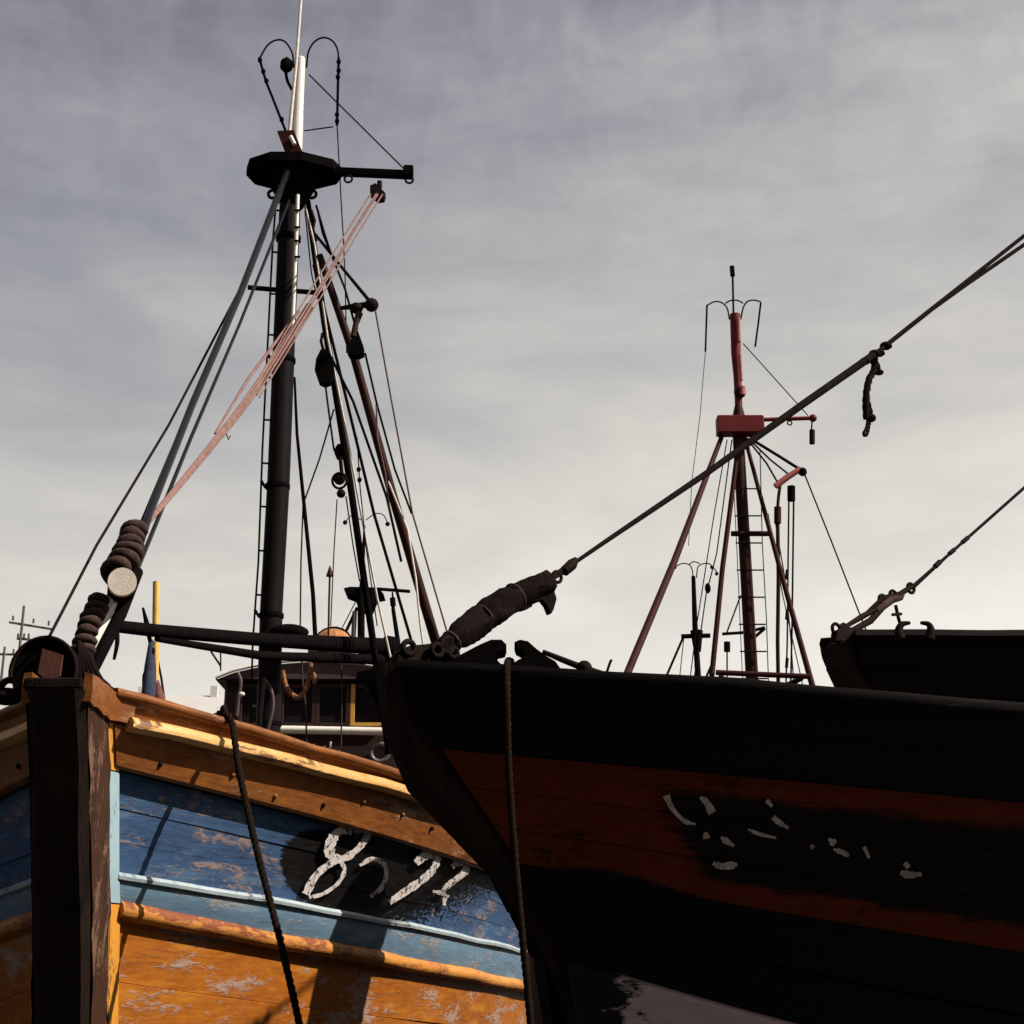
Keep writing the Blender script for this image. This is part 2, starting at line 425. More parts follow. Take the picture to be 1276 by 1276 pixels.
# ------------------------------------------------------------------ hulls
class Hull:
    """lines: (z at stem, sheer drop, setback of the stem, fullness) from the rail down to the keel"""
    def __init__(s, tip, ang, lines, beam=1.95, p=1.05, bmin=.09, length=13.0):
        s.o = Vector((tip[0], tip[1], 0)); a = R(ang); s.a = Vector((math.cos(a), math.sin(a), 0)); s.n = Vector((math.sin(a), -math.cos(a), 0))
        s.l = lines; s.B = beam; s.p = p; s.bm = bmin; s.len = length
    def par(s, v):
        i = min(int(v), len(s.l) - 2); f = v - i
        return [a + (b - a) * f for a, b in zip(s.l[i], s.l[i + 1])]
    def breadth(s, x, L):
        b = s.bm + s.B * (1 - math.exp(-(max(x, 0) / L) ** s.p))
        if x > 8: b *= 1 - .32 * ((x - 8) / 5) ** 2
        return b
    def at(s, x, v, side=1, off=0.0):
        z0, k, s0, L = s.par(v)
        b = s.breadth(x, L); db = (s.breadth(x + .02, L) - b) / .02
        nn = math.hypot(1, db)
        q = s.o + s.a * (s0 + x) + s.n * side * b
        q += (s.n * side - s.a * db) * (off / nn)
        q.z = z0 - k * (1 - math.exp(-x / 2.5))
        return q
    def stations(s, n=40, x0=0.0): return [x0 + (s.len - x0) * (i / n) ** 1.9 for i in range(n + 1)]
    def plank(s, v0, v1, side, off, mat, parent, name='plank', jig=.0025, th=.035, cham=.006, bulge=0.0, gap=.035):
        m = MB(); m.uv = {'UVMap': [], 'strake': []}; xs = s.stations()
        ph = random.uniform(0, 50); g = gap
        cr = [(.002, -cham - .002, 0), (g * 1.1, 0, 0), (.35, 0, 1), (.65, 0, 1), (1 - g * 1.1, 0, 0), (.998, -cham - .002, 0)]
        nc = len(cr); vs = []
        for x in xs:
            wob = jig * (math.sin(x * 2.1 + ph) + .6 * math.sin(x * 5.3 + ph * 2))
            for (t, o, bl) in [(cr[0][0], -th, 0)] + cr + [(cr[-1][0], -th, 0)]:
                vv = v0 + (v1 - v0) * t
                q = s.at(x, vv, side, off + o + wob + bulge * bl); vs.append(q)
                m.uv['UVMap'].append((x + ph, q.z)); m.uv['strake'].append((x, vv))
        K = nc + 2; fs = []
        for i in range(len(xs) - 1):
            for k in range(K - 1):
                f = (i * K + k, (i + 1) * K + k, (i + 1) * K + k + 1, i * K + k + 1)
                fs.append(f if side > 0 else f[::-1])
        fs.append(tuple(range(K)) if side > 0 else tuple(range(K))[::-1])
        m.add(vs, fs); m.smooth = True; m.sharp = 20
        return m.build(name, mat, parent)
    def sweep(s, v, side, prof, mat, parent, name, x0=0.0, n=40, wob=.003):
        """moulding: profile of (out, up) offsets carried along a hull line"""
        m = MB(); m.uv = {'UVMap': [], 'strake': []}; xs = s.stations(n, x0); K = len(prof); vs = []; fs = []
        ph = random.uniform(0, 30)
        for x in xs:
            w = wob * math.sin(x * 6.1 + ph) + wob * .7 * math.sin(x * 13.7 + ph * 3)
            for j, (o, u) in enumerate(prof):
                q = s.at(x, v, side, o + (w if o > 0 else 0)); q.z += u + w * .8; vs.append(q)
                m.uv['UVMap'].append((x + ph, o + u)); m.uv['strake'].append((x, 9.0))
        for i in range(len(xs) - 1):
            for k in range(K):
                k2 = (k + 1) % K; f = (i * K + k, (i + 1) * K + k, (i + 1) * K + k2, i * K + k2)
                fs.append(f[::-1] if side > 0 else f)
        fs.append(tuple(range(K)) if side < 0 else tuple(range(K))[::-1]); fs.append(tuple((len(xs) - 1) * K + k for k in range(K)))
        m.add(vs, fs); m.smooth = True
        return m.build(name, mat, parent)
    def lining(s, parent, mat, off=-.07, top=.06):
        """inner skin, deck and transom that close the hull"""
        m = MB(); xs = s.stations(30, .03); V = [top + (len(s.l) - 1 - top) * j / 12 for j in range(13)]
        for side in (1, -1):
            vs = [s.at(x, v, side, off) for x in xs for v in V]; K = len(V)
            fs = [(i * K + k, (i + 1) * K + k, (i + 1) * K + k + 1, i * K + k + 1) for i in range(len(xs) - 1) for k in range(K - 1)]
            m.add(vs, fs)
        m.build('hull_lining', mat, parent)
        d = MB(); vs = []
        for x in xs:
            for side in (1, -1):
                zz = s.at(x, 0, 1).z - .62; vv = next((j * .05 for j in range(200) if s.at(x, min(j * .05, len(s.l) - 1), 1).z <= zz), 1.0)
                q = s.at(x, vv, side, off - .01); q.z = zz; vs.append(q)
        d.add(vs, [(2 * i, 2 * i + 2, 2 * i + 3, 2 * i + 1) for i in range(len(xs) - 1)]).build('deck', 'deck', parent)
        t = MB(); ol = [s.at(s.len, v, 1) for v in V] + [s.at(s.len, v, -1) for v in V[::-1]]
        t.prism(ol, s.a * .06).build('transom', mat, parent)
    def bvh(s, side, vmax=5.0):
        vs = []; fs = []; xs = s.stations(60); V = [vmax * j / 30 for j in range(31)]; K = 31
        for x in xs:
            for v in V: vs.append(s.at(x, v, side))
        for i in range(len(xs) - 1):
            for k in range(K - 1): fs.append((i * K + k, (i + 1) * K + k, (i + 1) * K + k + 1, i * K + k + 1))
        return BVHTree.FromPolygons(vs, fs)


def paint_strokes(strokes, bv, off, mat, parent, name):
    """brushed strokes laid on a hull: each is survey points with a brush width"""
    out = []
    for pts, wid in strokes:
        m = MB(); q = smooth([Vector((x, y, 0)) for x, y in pts], 6); vs = []; fs = []
        n = len(q); ws = wid if isinstance(wid, (list, tuple)) else [wid] * n
        for i, c in enumerate(q):
            t = (q[min(i + 1, n - 1)] - q[max(i - 1, 0)]); t.normalize(); nn = Vector((-t.y, t.x, 0))
            w = ws[min(len(ws) - 1, int(i / max(1, n - 1) * (len(ws) - 1) + .5))] * random.uniform(.9, 1.3)
            for k in (-1, 0, 1):
                e = c + nn * (w * .5 * k)
                d = ray(e.x, e.y).normalized(); hit = bv.ray_cast(EYE, d)
                h, nr = hit[0], hit[1]
                if h is None: h = vs[-1] if vs else EYE + d * 5; nr = -d
                if nr.dot(d) > 0: nr = -nr
                vs.append(h + nr * off)
        for i in range(n - 1):
            for k in range(2): fs.append((i * 3 + k, (i + 1) * 3 + k, (i + 1) * 3 + k + 1, i * 3 + k + 1))
        m.add(vs, fs); out.append(m.build(name, mat, parent))
    return out


# ================================================================== setting
w = MB(); w.add([(-1500, -300, 0), (1500, -300, 0), (1500, 3000, 0), (-1500, 3000, 0)], [(0, 1, 2, 3)])
o = w.build('water', 'water'); o['kind'] = 'structure'
def hill_z(x, y):
    k = 12 + 22.4 / (1 + math.exp((x + 14) / 9))
    return max(-.6, k * (1 - math.exp(-max(0, (y - 97)) / 30)) + 1.0 * math.sin(x * .06) + .7 * math.sin(x * .17 + y * .08) - .8)


hl = MB(); nx, ny = 90, 16; vs = []
for j in range(ny):
    for i in range(nx):
        x = -260 + 520 * i / (nx - 1); y = 95 + 230 * j / (ny - 1)
        vs.append((x, y, hill_z(x, y) if j else -.8))
hl.add(vs, [(j * nx + i, j * nx + i + 1, (j + 1) * nx + i + 1, (j + 1) * nx + i) for j in range(ny - 1) for i in range(nx - 1)]); hl.smooth = True
o = hl.build('hill', 'hill'); o['kind'] = 'structure'





q_ = MB().box((0, -14.0, -1.0), (90, 30, 2.8), None, .02).build('added_quay', 'stone'); q_['kind'] = 'structure'  # out of view, added with the building to deepen the hulls' shade
wv = thing('shade_warehouse', (0, -9, .4), 'long dark brick building added unseen behind the eye to shade the hulls', 'building')  # unseen building behind the eye, added to keep the hulls facing it dark
MB().box((-4, -13, 5.9), (70, 8, 11), None, .005).build('wall', 'brick', wv)
MB().prism([(-40, -8.6, 11.41), (-40, -17.4, 11.41), (-40, -13, 14.5)], (72, 0, 0)).build('roof', 'farroof', wv)
for k in range(12):
    wn = MB().box((-34 + k * 5.6, -8.98, 6.5), (1.6, .1, 2.2), None, .1).build('window', 'poles', wv)
    MB().box((-34 + k * 5.6, -8.92, 6.5), (1.35, .06, 1.95), None, .1).build('pane', 'glass', wn)
    if k % 3 == 1: MB().box((-34 + k * 5.6, -8.95, 1.9), (2.8, .14, 3.0), None, .05).build('door', 'house', wv)


def cottage(x, y, wd, dp, hw, hr, label):
    z = hill_z(x, y) - 1.0; t = thing('house', (x, y, z), label, 'house')
    MB().box((x, y, z + hw / 2), (wd, dp, hw), None, .01).build('wall', 'farwall', t)
    ol = [(x - wd / 2 - .3, y - dp / 2 - .3, z + hw + .02), (x + wd / 2 + .3, y - dp / 2 - .3, z + hw + .02), (x + wd / 2 + .3, y, z + hw + hr), (x - wd / 2 - .3, y, z + hw + hr)]
    rf = MB().prism([ol[0], (x - wd / 2 - .3, y + dp / 2 + .3, z + hw + .02), ol[3]], (wd + .6, 0, 0)).build('roof', 'farroof', t)
    MB().box((x + wd * .3, y, z + hw + hr + .2), (.7, .7, 1.5), None, .05).build('chimney', 'farwall', rf)
    for i in range(3):
        wx = x + wd * (i - 1) * .3
        wn = MB().box((wx, y - dp / 2 - .03, z + hw * .55), (1.0, .1, 1.3), None, .1).build('window', 'white', t)
        MB().box((wx, y - dp / 2 - .09, z + hw * .55), (.8, .06, 1.1), None, .1).build('pane', 'glass', wn)


cottage(P(235, 850, 150).x, 150, 9, 7, 5.2, 2.6, "pale rendered cottage on the hill between dan pole and wheelhouse")
cottage(P(150, 850, 158).x, 158, 8, 7, 4.6, 2.4, "pale cottage on the hill behind the wrapped forestay")


def utility_pole(px, top, Y, arms, label):
    tp = P(px, top, Y); z = hill_z(tp.x, tp.y) - .5
    t = thing('utility_pole', (tp.x, tp.y, z), label, 'utility pole')
    MB().tube([(tp.x, tp.y, z), (tp.x, tp.y, tp.z)], [.17, .10], 8).build('pole', 'poles', t)
    for dz, L, sl in arms:
        a = MB().beam((tp.x - L * .3, tp.y, tp.z - dz), (tp.x + L * .7, tp.y + .3, tp.z - dz - sl), .16, .16).build('crossarm', 'poles', t)
        for k in (-.22, .25, .6):
            MB().tube([(tp.x + L * k, tp.y, tp.z - dz - sl * k + .05), (tp.x + L * k, tp.y, tp.z - dz - sl * k + .4)], .09, 6).build('insulator', 'poles', a)
    return t


utility_pole(30, 755, 112, [(1.3, 3.4, .5), (2.6, 1.0, 0)], 'grey utility pole with sagging crossarm behind the anchor hood')
utility_pole(6, 806, 118, [(.6, 3.0, 0)], 'short grey utility pole with level crossarm behind the anchor hood')

# ================================================================== the blue and orange boat
LB = Hull((-1.555, 5.35), 90, [(3.057, .279, 0, 1.90), (2.961, .182, .03, 1.97), (2.813, .300, .10, 2.05), (2.449, .236, .22, 2.20), (2.341, .323, .27, 2.27),
                              (1.75, .30, .42, 2.5), (.85, .2, .6, 2.9), (-.5, .1, .85, 3.6)])
lb = thing('fishing_boat', (-1.555, 10.5, 0), 'wooden fishing boat with blue and orange planked bow and tall black mast', 'boat')
LB.lining(lb, 'deck')
for side in (1, -1):
    LB.plank(.0, 1.0, side, .034, 'orange_top', lb)
    LB.plank(1.0, 2.0, side, .038, 'orange_top', lb)
    for a, b in ((2.0, 2.36), (2.36, 2.68), (2.68, 3.0)): LB.plank(a, b, side, -.018, 'blue', lb, jig=.003, cham=.0015, gap=.012)
    LB.plank(3.0, 4.0, side, .018, 'pale_blue', lb, bulge=.006)
    for a, b in ((4.0, 4.45), (4.45, 4.9), (4.9, 5.35)): LB.plank(a, b, side, .008, 'orange', lb, jig=.003, cham=.001, gap=.008)
    for a, b in ((5.35, 5.75), (5.75, 6.2), (6.2, 7.0)): LB.plank(a, b, side, -.012, 'tar', lb)
    LB.sweep(0, side, [(-.13, .0), (-.13, .022), (-.02, .028), (.052, .022), (.060, .006), (.05, -.012), (.0, -.012)], 'orange_top', lb, 'cap_rail', wob=.004)
    LB.sweep(1.0, side, [(.02, .030), (.070, .028), (.088, .010), (.086, -.012), (.05, -.022), (.02, -.022)], 'yellow', lb, 'rub_rail', .04)
    LB.sweep(3.0, side, [(-.01, .012), (.020, .010), (.034, -.004), (.03, -.016), (-.01, -.016)], 'bead', lb, 'bead', .02)
    LB.sweep(4.0, side, [(.0, .018), (.022, .014), (.040, .0), (.045, -.024), (.036, -.044), (.012, -.050), (-.02, -.050)], 'mould', lb, 'rub_rail', .02)
# stem post: front face and sides that follow the rake
stem = MB(); side_l = MB(); zs = [3.015 - i * .24 for i in range(15)]


def lb_rab(z):
    """stem rabbet distance at height z"""
    pts = [(l[0], l[2]) for l in LB.l]
    for (z1, s1), (z2, s2) in zip(pts, pts[1:]):
        if z >= z2: return s1 + (s2 - s1) * (z1 - z) / (z1 - z2)
    return pts[-1][1]


vs = []; fs = []; hw = .088
for i, z in enumerate(zs):
    yb = 5.35 + lb_rab(z); yf = yb - .37 + .05 * (3.1 - z) + .012 * math.sin(i * 1.7)
    j = lambda: random.uniform(-.004, .004)
    for (x, y) in ((-hw * .82, yf), (hw * .82, yf), (hw + .01, yf + .03), (hw + .01 + j(), yb + .16), (-hw - .01, yb + .16), (-hw - .01, yf + .03)):
        vs.append((-1.555 + x + j(), y + j(), z))
for i in range(len(zs) - 1):
    for k in range(6): fs.append((i * 6 + k, (i + 1) * 6 + k, (i + 1) * 6 + (k + 1) % 6, i * 6 + (k + 1) % 6))
stem.add(vs, fs + [(0, 1, 2, 3, 4, 5)]); so_ = stem.build('stem_post', 'stem_face', lb)
# worn side cheeks of the stem (bare wood) and the painted plank ends behind them
for side in (1, -1):
    c = MB(); c.uv = {'UVMap': [], 'strake': []}; vs = []; K = 6
    for i in range(29):
        z = 2.985 - i * .085; yb = 5.35 + lb_rab(z)
        rag = random.uniform(-.012, .012) + (.05 if z < 2.28 else 0) * (.5 + .5 * math.sin(i * 2.3))
        for k in range(K):
            y = yb - .335 + .05 * (3.1 - z) + (.335 - .05 * (3.1 - z) - .045 - rag) * k / (K - 1)
            q = (-1.555 + side * (.101 + random.uniform(0, .007)), y, z); vs.append(q); c.uv['UVMap'].append((z * 1.2, y)); c.uv['strake'].append((0, 9))
    fs = [(i * K + k, (i + 1) * K + k, (i + 1) * K + k + 1, i * K + k + 1) for i in range(28) for k in range(K - 1)]
    c.add(vs, fs if side < 0 else [f[::-1] for f in fs]); c.smooth = True; c.build('stem_cheek', 'stem_side', so_)
    for z1, z2, mt in ((2.96, 2.80, 'hood_yellow'), (2.795, 2.345, 'hood_blue'), (2.34, 1.0, 'hood_yellow')):
        c = MB(); c.uv = {'UVMap': [], 'strake': []}; vs = []
        n = 8
        for i in range(n + 1):
            z = z1 + (z2 - z1) * i / n; yb = 5.35 + lb_rab(z)
            for (dx, dy) in ((.092, -.05 - (.0 if z > 2.3 else random.uniform(0, .05))), (.104, -.05), (.125, .005), (.118, .03)):
                q = (-1.555 + side * dx, yb + dy, z); vs.append(q); c.uv['UVMap'].append((z, dx + dy)); c.uv['strake'].append((0, 9))
        fs = [(i * 4 + k, (i + 1) * 4 + k, (i + 1) * 4 + k + 1, i * 4 + k + 1) for i in range(n) for k in range(3)]
        c.add(vs, fs if side < 0 else [f[::-1] for f in fs]).build('plank_end_strip', mt, lb)
# stem head block
MB().box((-1.565, 5.16, 3.035), (.20, .30, .04), None, .35).build('stem_head', 'canvas', lb)
for side in (1, -1):
    c = MB(); c.uv = {'UVMap': [], 'strake': []}; vs = []
    for i in range(9):
        f = i / 8; y = 5.035 + .36 * f
        for (dx, z) in ((.09, 2.975 + random.uniform(-.004, .004)), (.118, 2.972 + random.uniform(-.005, .005)), (.122, 3.02), (.118 + .01 * f, 3.074 + random.uniform(-.005, .004)), (.09, 3.078)):
            dx2 = dx + max(0, y - 5.33) * .9; vs.append((-1.555 + side * dx2, y, z - .01 * f)); c.uv['UVMap'].append((y, z)); c.uv['strake'].append((0, 9))
    fs = [(i * 5 + k, (i + 1) * 5 + k, (i + 1) * 5 + (k + 1) % 5, i * 5 + (k + 1) % 5) for i in range(8) for k in range(5)] + [(0, 1, 2, 3, 4), (44, 43, 42, 41, 40)]
    c.add(vs, fs if side > 0 else [f[::-1] for f in fs]).build('nose_plank', 'orange_top', lb)
for side in (1, -1):
    for k in range(14):
        x = .18 + k * .23 + random.uniform(-.04, .04)
        MB().ball(LB.at(x, 1.55 + random.uniform(-.25, .25), side, .040), .011, 1, 1, 1, 8, 5).build('bolt_head', 'orange_top' if k % 3 else 'iron', lb)
bvL = LB.bvh(1)
paint_strokes([
    ([(437, 1037), (424, 1033), (413, 1045), (409, 1060), (416, 1069), (430, 1068), (447, 1055), (457, 1040), (452, 1034), (440, 1034)], [7, 10, 11, 12, 10, 8, 7, 7, 6, 7]),
    ([(420, 1071), (404, 1080), (390, 1094), (380, 1114)], [6, 8, 8, 9]),
    ([(423, 1072), (428, 1084), (420, 1100), (402, 1113), (384, 1118)], [5, 5, 4, 4, 4]),
], bvL, .006, 'digit', lb, 'painted_number')
paint_strokes([
    ([(447, 1078), (462, 1070), (477, 1076), (480, 1090), (474, 1106), (460, 1117)], [4, 5, 5, 5, 6, 4]),
    ([(517, 1075), (528, 1066), (540, 1065), (543, 1074), (534, 1088), (518, 1101), (500, 1113), (484, 1124)], [9, 10, 9, 8, 8, 9, 9, 7]),
    ([(562, 1080), (570, 1074), (580, 1077), (577, 1087), (566, 1096), (556, 1104), (551, 1110)], [5, 8, 8, 8, 7, 7, 5]),
    ([(538, 1110), (550, 1113), (558, 1117)], [3, 5, 3]),
    ([(553, 1118), (552, 1128)], [6, 4]),
], bvL, .006, 'digit', lb, 'painted_number')

# ---- mast, ladder, top hamper (parts of the boat)
mast = line('mast', [(333, 960, 10.5), (338, 760, 10.5), (347, 600, 10.5), (355, 400, 10.5), (361, 262, 10.5), (365, 205, 10.5)], [31, 28, 28, 27, 26, 24], 'mastpaint', lb, seg=20)
for y, x in ((905, 335.5), (770, 338.2), (609, 346), (452, 353), (300, 359.5)):
    line('mast_band', [(x - .2, y, 10.5), (x, y - 5, 10.5)], 31, 'black', mast, seg=20)
lad = line('ladder', [(312, 905, 10.46), (315, 800, 10.46), (322, 700, 10.46), (327, 560, 10.46), (333, 440, 10.46), (340, 300, 10.46), (344, 252, 10.46)], 2.6, 'wire', lb)
line('ladder_rail', [(330, 905, 10.66), (334, 700, 10.66), (341, 560, 10.66), (347, 440, 10.66), (356, 300, 10.66), (360, 252, 10.66)], 2.6, 'wire', lad)


def ladx(y):
    T = [(252, 344), (300, 340), (440, 333), (560, 327), (700, 322), (800, 315), (905, 312)]
    for (a, b), (c, d) in zip(T, T[1:]):
        if y <= c: return b + (d - b) * (y - a) / (c - a)
    return 312


for y in (262, 314, 366, 417, 470, 523, 577, 631, 686, 741, 795, 848):
    x = ladx(y); line('rung', [(x, y, 10.46), (x + 14, y + 1, 10.66)], 2.6, 'wire', lad)
for y in (444, 603, 764):
    x = ladx(y); line('standoff', [(x, y - 4, 10.44), (x + 5, y + 4, 10.44), (x + 15, y + 8, 10.46)], 4, 'black', lad)
line('conduit', [(371, 243, 10.38), (369, 300, 10.38), (364, 420, 10.38)], 5.0, 'white', mast)
for y in (262, 283, 300, 320): line('clip', [(367, y, 10.36), (374, y, 10.36)], 3, 'black', mast)
# crosstree platform, seen from below
c0 = P(366, 216, 10.5)
ol = [(-.375, -.02), (-.33, -.15), (-.15, -.25), (.10, -.25), (.33, -.14), (.39, .0), (.33, .12), (.10, .22), (-.15, .22), (-.33, .12)]
plat = MB().prism([(c0.x + x, c0.y + y, c0.z - .03) for x, y in ol], (0, 0, .075)).build('crosstree_platform', 'black', lb)
MB().tube([c0 + Vector((0, 0, -.30)), c0 + Vector((0, 0, -.16)), c0 + Vector((0, 0, -.03))], [.09, .16, .20], 14).build('collar', 'black', plat)
for sx in (-1, 1):
    q = c0 + Vector((sx * .155, -.02, -.20))
    MB().ring(q, .035, .013, (0, 1, 0)).build('eye_ring', 'iron', plat)
yard = MB().beam(P(395, 213, 10.45), P(514, 218, 10.35), .055, .06).build('yardarm', 'black', lb)
MB().beam(P(503, 214, 10.35), P(515, 214, 10.35), .075, .085).build('yard_end', 'black', yard)
for x, y in ((434, 223), (510, 224)): MB().ring(P(x, y, 10.38), .030, .009, (0, 1, 0)).build('eye_ring', 'iron', yard)
# white topmast with antennas
tm = line('topmast', [(369, 205, 10.5), (372, 130, 10.5), (375, 74, 10.5)], [14, 13, 11], 'white', lb, seg=14)
MB().ball(P(375, 74, 10.5), .036, 1, 1, .7).build('cap', 'white', tm)
line('whip_antenna', [(358, 190, 10.42), (362, 150, 10.42), (369, 80, 10.42), (375, 0, 10.42), (379, -60, 10.42)], [4.5, 4.5, 4, 3.5, 2.5], 'whiterope', lb)
line('antenna_loop', [(366, 84, 10.5), (364, 66, 10.5), (355, 52, 10.48), (344, 50, 10.46), (333, 57, 10.45), (324, 72, 10.44)], 2.4, 'wire', tm, True)
line('antenna_rod', [(323, 72, 10.44), (331, 100, 10.44), (350, 148, 10.44), (357, 166, 10.44)], 3.4, 'black', tm)
line('antenna_loop', [(382, 84, 10.5), (384, 66, 10.5), (391, 53, 10.48), (402, 47, 10.46), (413, 50, 10.45), (420, 60, 10.44), (422, 73, 10.44)], 2.4, 'wire', tm, True)
line('antenna_rod', [(422, 72, 10.44), (421, 110, 10.44), (420, 156, 10.44)], 3.4, 'black', tm)
for x, y in ((324, 75), (328, 89), (332, 101), (351, 149), (422, 77), (422, 88), (421, 96), (420, 143), (420, 151)):
    MB().ball(P(x, y, 10.43), .019, 1, 1, 1.35).build('insulator', 'black', tm)
line('feeder_wire', [(420, 156, 10.44), (423, 210, 10.44), (425, 250, 10.4), (428, 300, 10.4), (430, 345, 10.5), (432, 440, 10.6)], 1.6, 'wire', lb)
line('strut', [(379, 163, 10.5), (400, 160, 10.5), (415, 158, 10.46)], 1.8, 'wire', tm)
line('topmast_stay', [(385, 93, 10.5), (503, 210, 10.36)], 1.9, 'wire', lb)
q = P(357, 81, 10.45); MB().tube([q + Vector((0, 0, -.06)), q + Vector((0, 0, -.03)), q + Vector((0, 0, .03)), q + Vector((0, 0, .07))], [.025, .052, .05, .012], 10).build('masthead_lamp', 'black', tm)
line('lamp_arm', [(356, 88, 10.45), (358, 100, 10.45), (364, 112, 10.48)], 4, 'black', tm, True)
ln = MB().prism([P(345, 163, 10.3), P(366, 162, 10.3), P(376, 187, 10.3), P(361, 196, 10.3), P(357, 194, 10.3)], (0, .14, .02)).build('lantern_box', 'redbrown', lb)
line('lantern_lens', [(362, 170, 10.28), (367, 180, 10.28)], 5.5, 'white', ln)
# spreader and forestays
line('spreader', [(309, 358, 10.42), (345, 361, 10.5), (402, 365, 10.6)], 6.5, 'black', lb)
fs_pts = [(358, 214, 10.3), (300, 364, 8.9), (240, 503, 7.6), (186, 640, 6.3), (163, 712, 5.8)]
line('forestay', fs_pts, [8, 8.5, 9, 10, 11], 'glossblack', lb, seg=14)
line('forestay', [(350, 236, 10.3), (293, 380, 8.8), (232, 520, 7.5), (170, 668, 6.1), (163, 735, 5.75)], [5, 5.5, 6, 6.5, 7], 'black', lb)
line('forestay', [(360, 250, 10.35), (298, 405, 8.95), (238, 545, 7.6), (188, 668, 6.3), (170, 712, 5.85)], [4, 4, 5, 6, 6], 'glossblack', lb)
line('bow_stay', [(343, 256, 10.4), (300, 358, 9.4), (210, 530, 7.4), (120, 680, 5.9), (62, 792, 5.15)], [3, 3, 3.4, 3.8, 4.2], 'wire', lb)
line('bow_strut', [(170, 712, 5.75), (150, 765, 5.6), (112, 842, 5.42)], [17, 16, 15], 'black', lb, seg=12)
MB().beam(P(147, 735, 5.62), P(106, 822, 5.46), .035, .03).build('bow_strut', 'white', lb)
line('strut_rod', [(163, 730, 5.8), (152, 772, 5.75)], 4, 'black', lb)
# spar with lashing: wrapped rope round the lower forestay
q = [P(92, 834, 5.36), P(108, 790, 5.42), P(128, 742, 5.52), P(146, 712, 5.6), P(160, 682, 5.7), P(168, 658, 5.78)]


def lashing(path, rr, r, turns, name, label, mat='coil'):
    pts = smooth(path, 12); n = turns * 16; m = MB()
    core = MB(); hel = []; u = None
    d = [0]
    for a, b in zip(pts, pts[1:]): d.append(d[-1] + (b - a).length)
    j = 0
    for i in range(n + 1):
        t = d[-1] * i / n
        while j < len(d) - 2 and d[j + 1] < t: j += 1
        p = pts[j].lerp(pts[j + 1], (t - d[j]) / max(1e-9, d[j + 1] - d[j])); tg = (pts[j + 1] - pts[j]).normalized()
        u = tg.orthogonal().normalized() if u is None else (u - tg * u.dot(tg)).normalized(); w_ = tg.cross(u)
        a = 2 * math.pi * i / 16; f = i / n
        k = rr[0] + (rr[1] - rr[0]) * f; k *= 1 + .12 * math.sin(i * .31) + .06 * math.sin(i * 1.3)
        hel.append(p + (u * math.cos(a) + w_ * math.sin(a)) * k)
    t = thing(name, path[0], label, 'rope')
    m.tube(hel, [r * (1 + .18 * math.sin(i * .7)) for i in range(len(hel))], 7).build('wrapping', mat, t)
    core.tube(pts, [(rr[0] + (rr[1] - rr[0]) * i / (len(pts) - 1)) * .97 for i in range(len(pts))], 10).build('core', 'canvas', t)
    return t


lashing([P(94, 842, 5.36), P(108, 790, 5.42), P(124, 745, 5.5)], (.030, .026), .017, 9, 'lashed_rope', 'brown rope lashing wound round the lower forestay above the stem head')
lashing([P(142, 716, 5.54), P(158, 690, 5.62), P(168, 660, 5.74)], (.040, .036), .021, 6, 'lashed_rope', 'thick brown rope turns around the forestay above the white spar end')
bl = MB().tube([P(150, 742, 5.75), P(152, 728, 5.45)], .052, 18).build('spar_butt', 'canvas', lb)
MB().tube([P(152, 727, 5.45), P(152.3, 724.6, 5.40)], [.053, .053], 22).build('spar_end', 'cutend', bl)
for k in range(5):
    x = 78 + k * 9
    line('tail', [(98 + k * 4, 800 + k * 4, 5.33), (100 + k * 3, 822, 5.3), (x + 22 - k * 2, 842 + k * 2, 5.28), (x + 32, 862, 5.36)], [7, 9, 7, 4], 'canvas', lb, True)
line('wire_loop', [(118, 838, 5.45), (128, 846, 5.6), (138, 856, 5.7), (141, 872, 5.75)], 2.2, 'wire', lb, True)
line('wire_loop', [(108, 815, 5.45), (118, 845, 5.5), (128, 870, 5.6)], 2.0, 'wire', lb, True)
# anchor hood over the stem head
ah = thing('anchor_hood', P(65, 862, 5.2), 'round black anchor hood with a rust brown plate on the stem head', 'hood')
oc = P(66, 845, 5.3); ol = []
for i in range(21):
    a = math.pi * (1.06 - 1.12 * i / 20); ol.append(oc + Vector((math.cos(a) * .115, 0, math.sin(a) * .122)))
ol = [Vector((q.x, q.y - .11, q.z)) for q in ol] + [Vector((ol[-1].x - .01, ol[-1].y - .11, oc.z - .06)), Vector((ol[0].x + .01, ol[0].y - .11, oc.z - .06))]
MB().prism(ol, (0, .26, 0)).build('shell', 'black', ah)
MB().tube([Vector((q.x, q.y - .008, q.z)) for q in ol[:21]], .008, 7).build('rim', 'iron', ah)
MB().prism([P(53, 808, 5.17), P(78, 816, 5.17), P(74, 842, 5.17), P(62, 852, 5.17), P(47, 838, 5.17)], (0, .016, 0)).build('plate', 'brownpanel', ah)
MB().ring(P(12, 858, 5.22), .030, .013, (0, 1, .1)).build('shackle', 'iron', ah)
MB().ball(P(9, 868, 5.24), .045, 1.3, 1, .7).build('lug', 'iron', ah)
line('pin', [(21, 822, 5.24), (27, 832, 5.24)], 4, 'iron', ah)

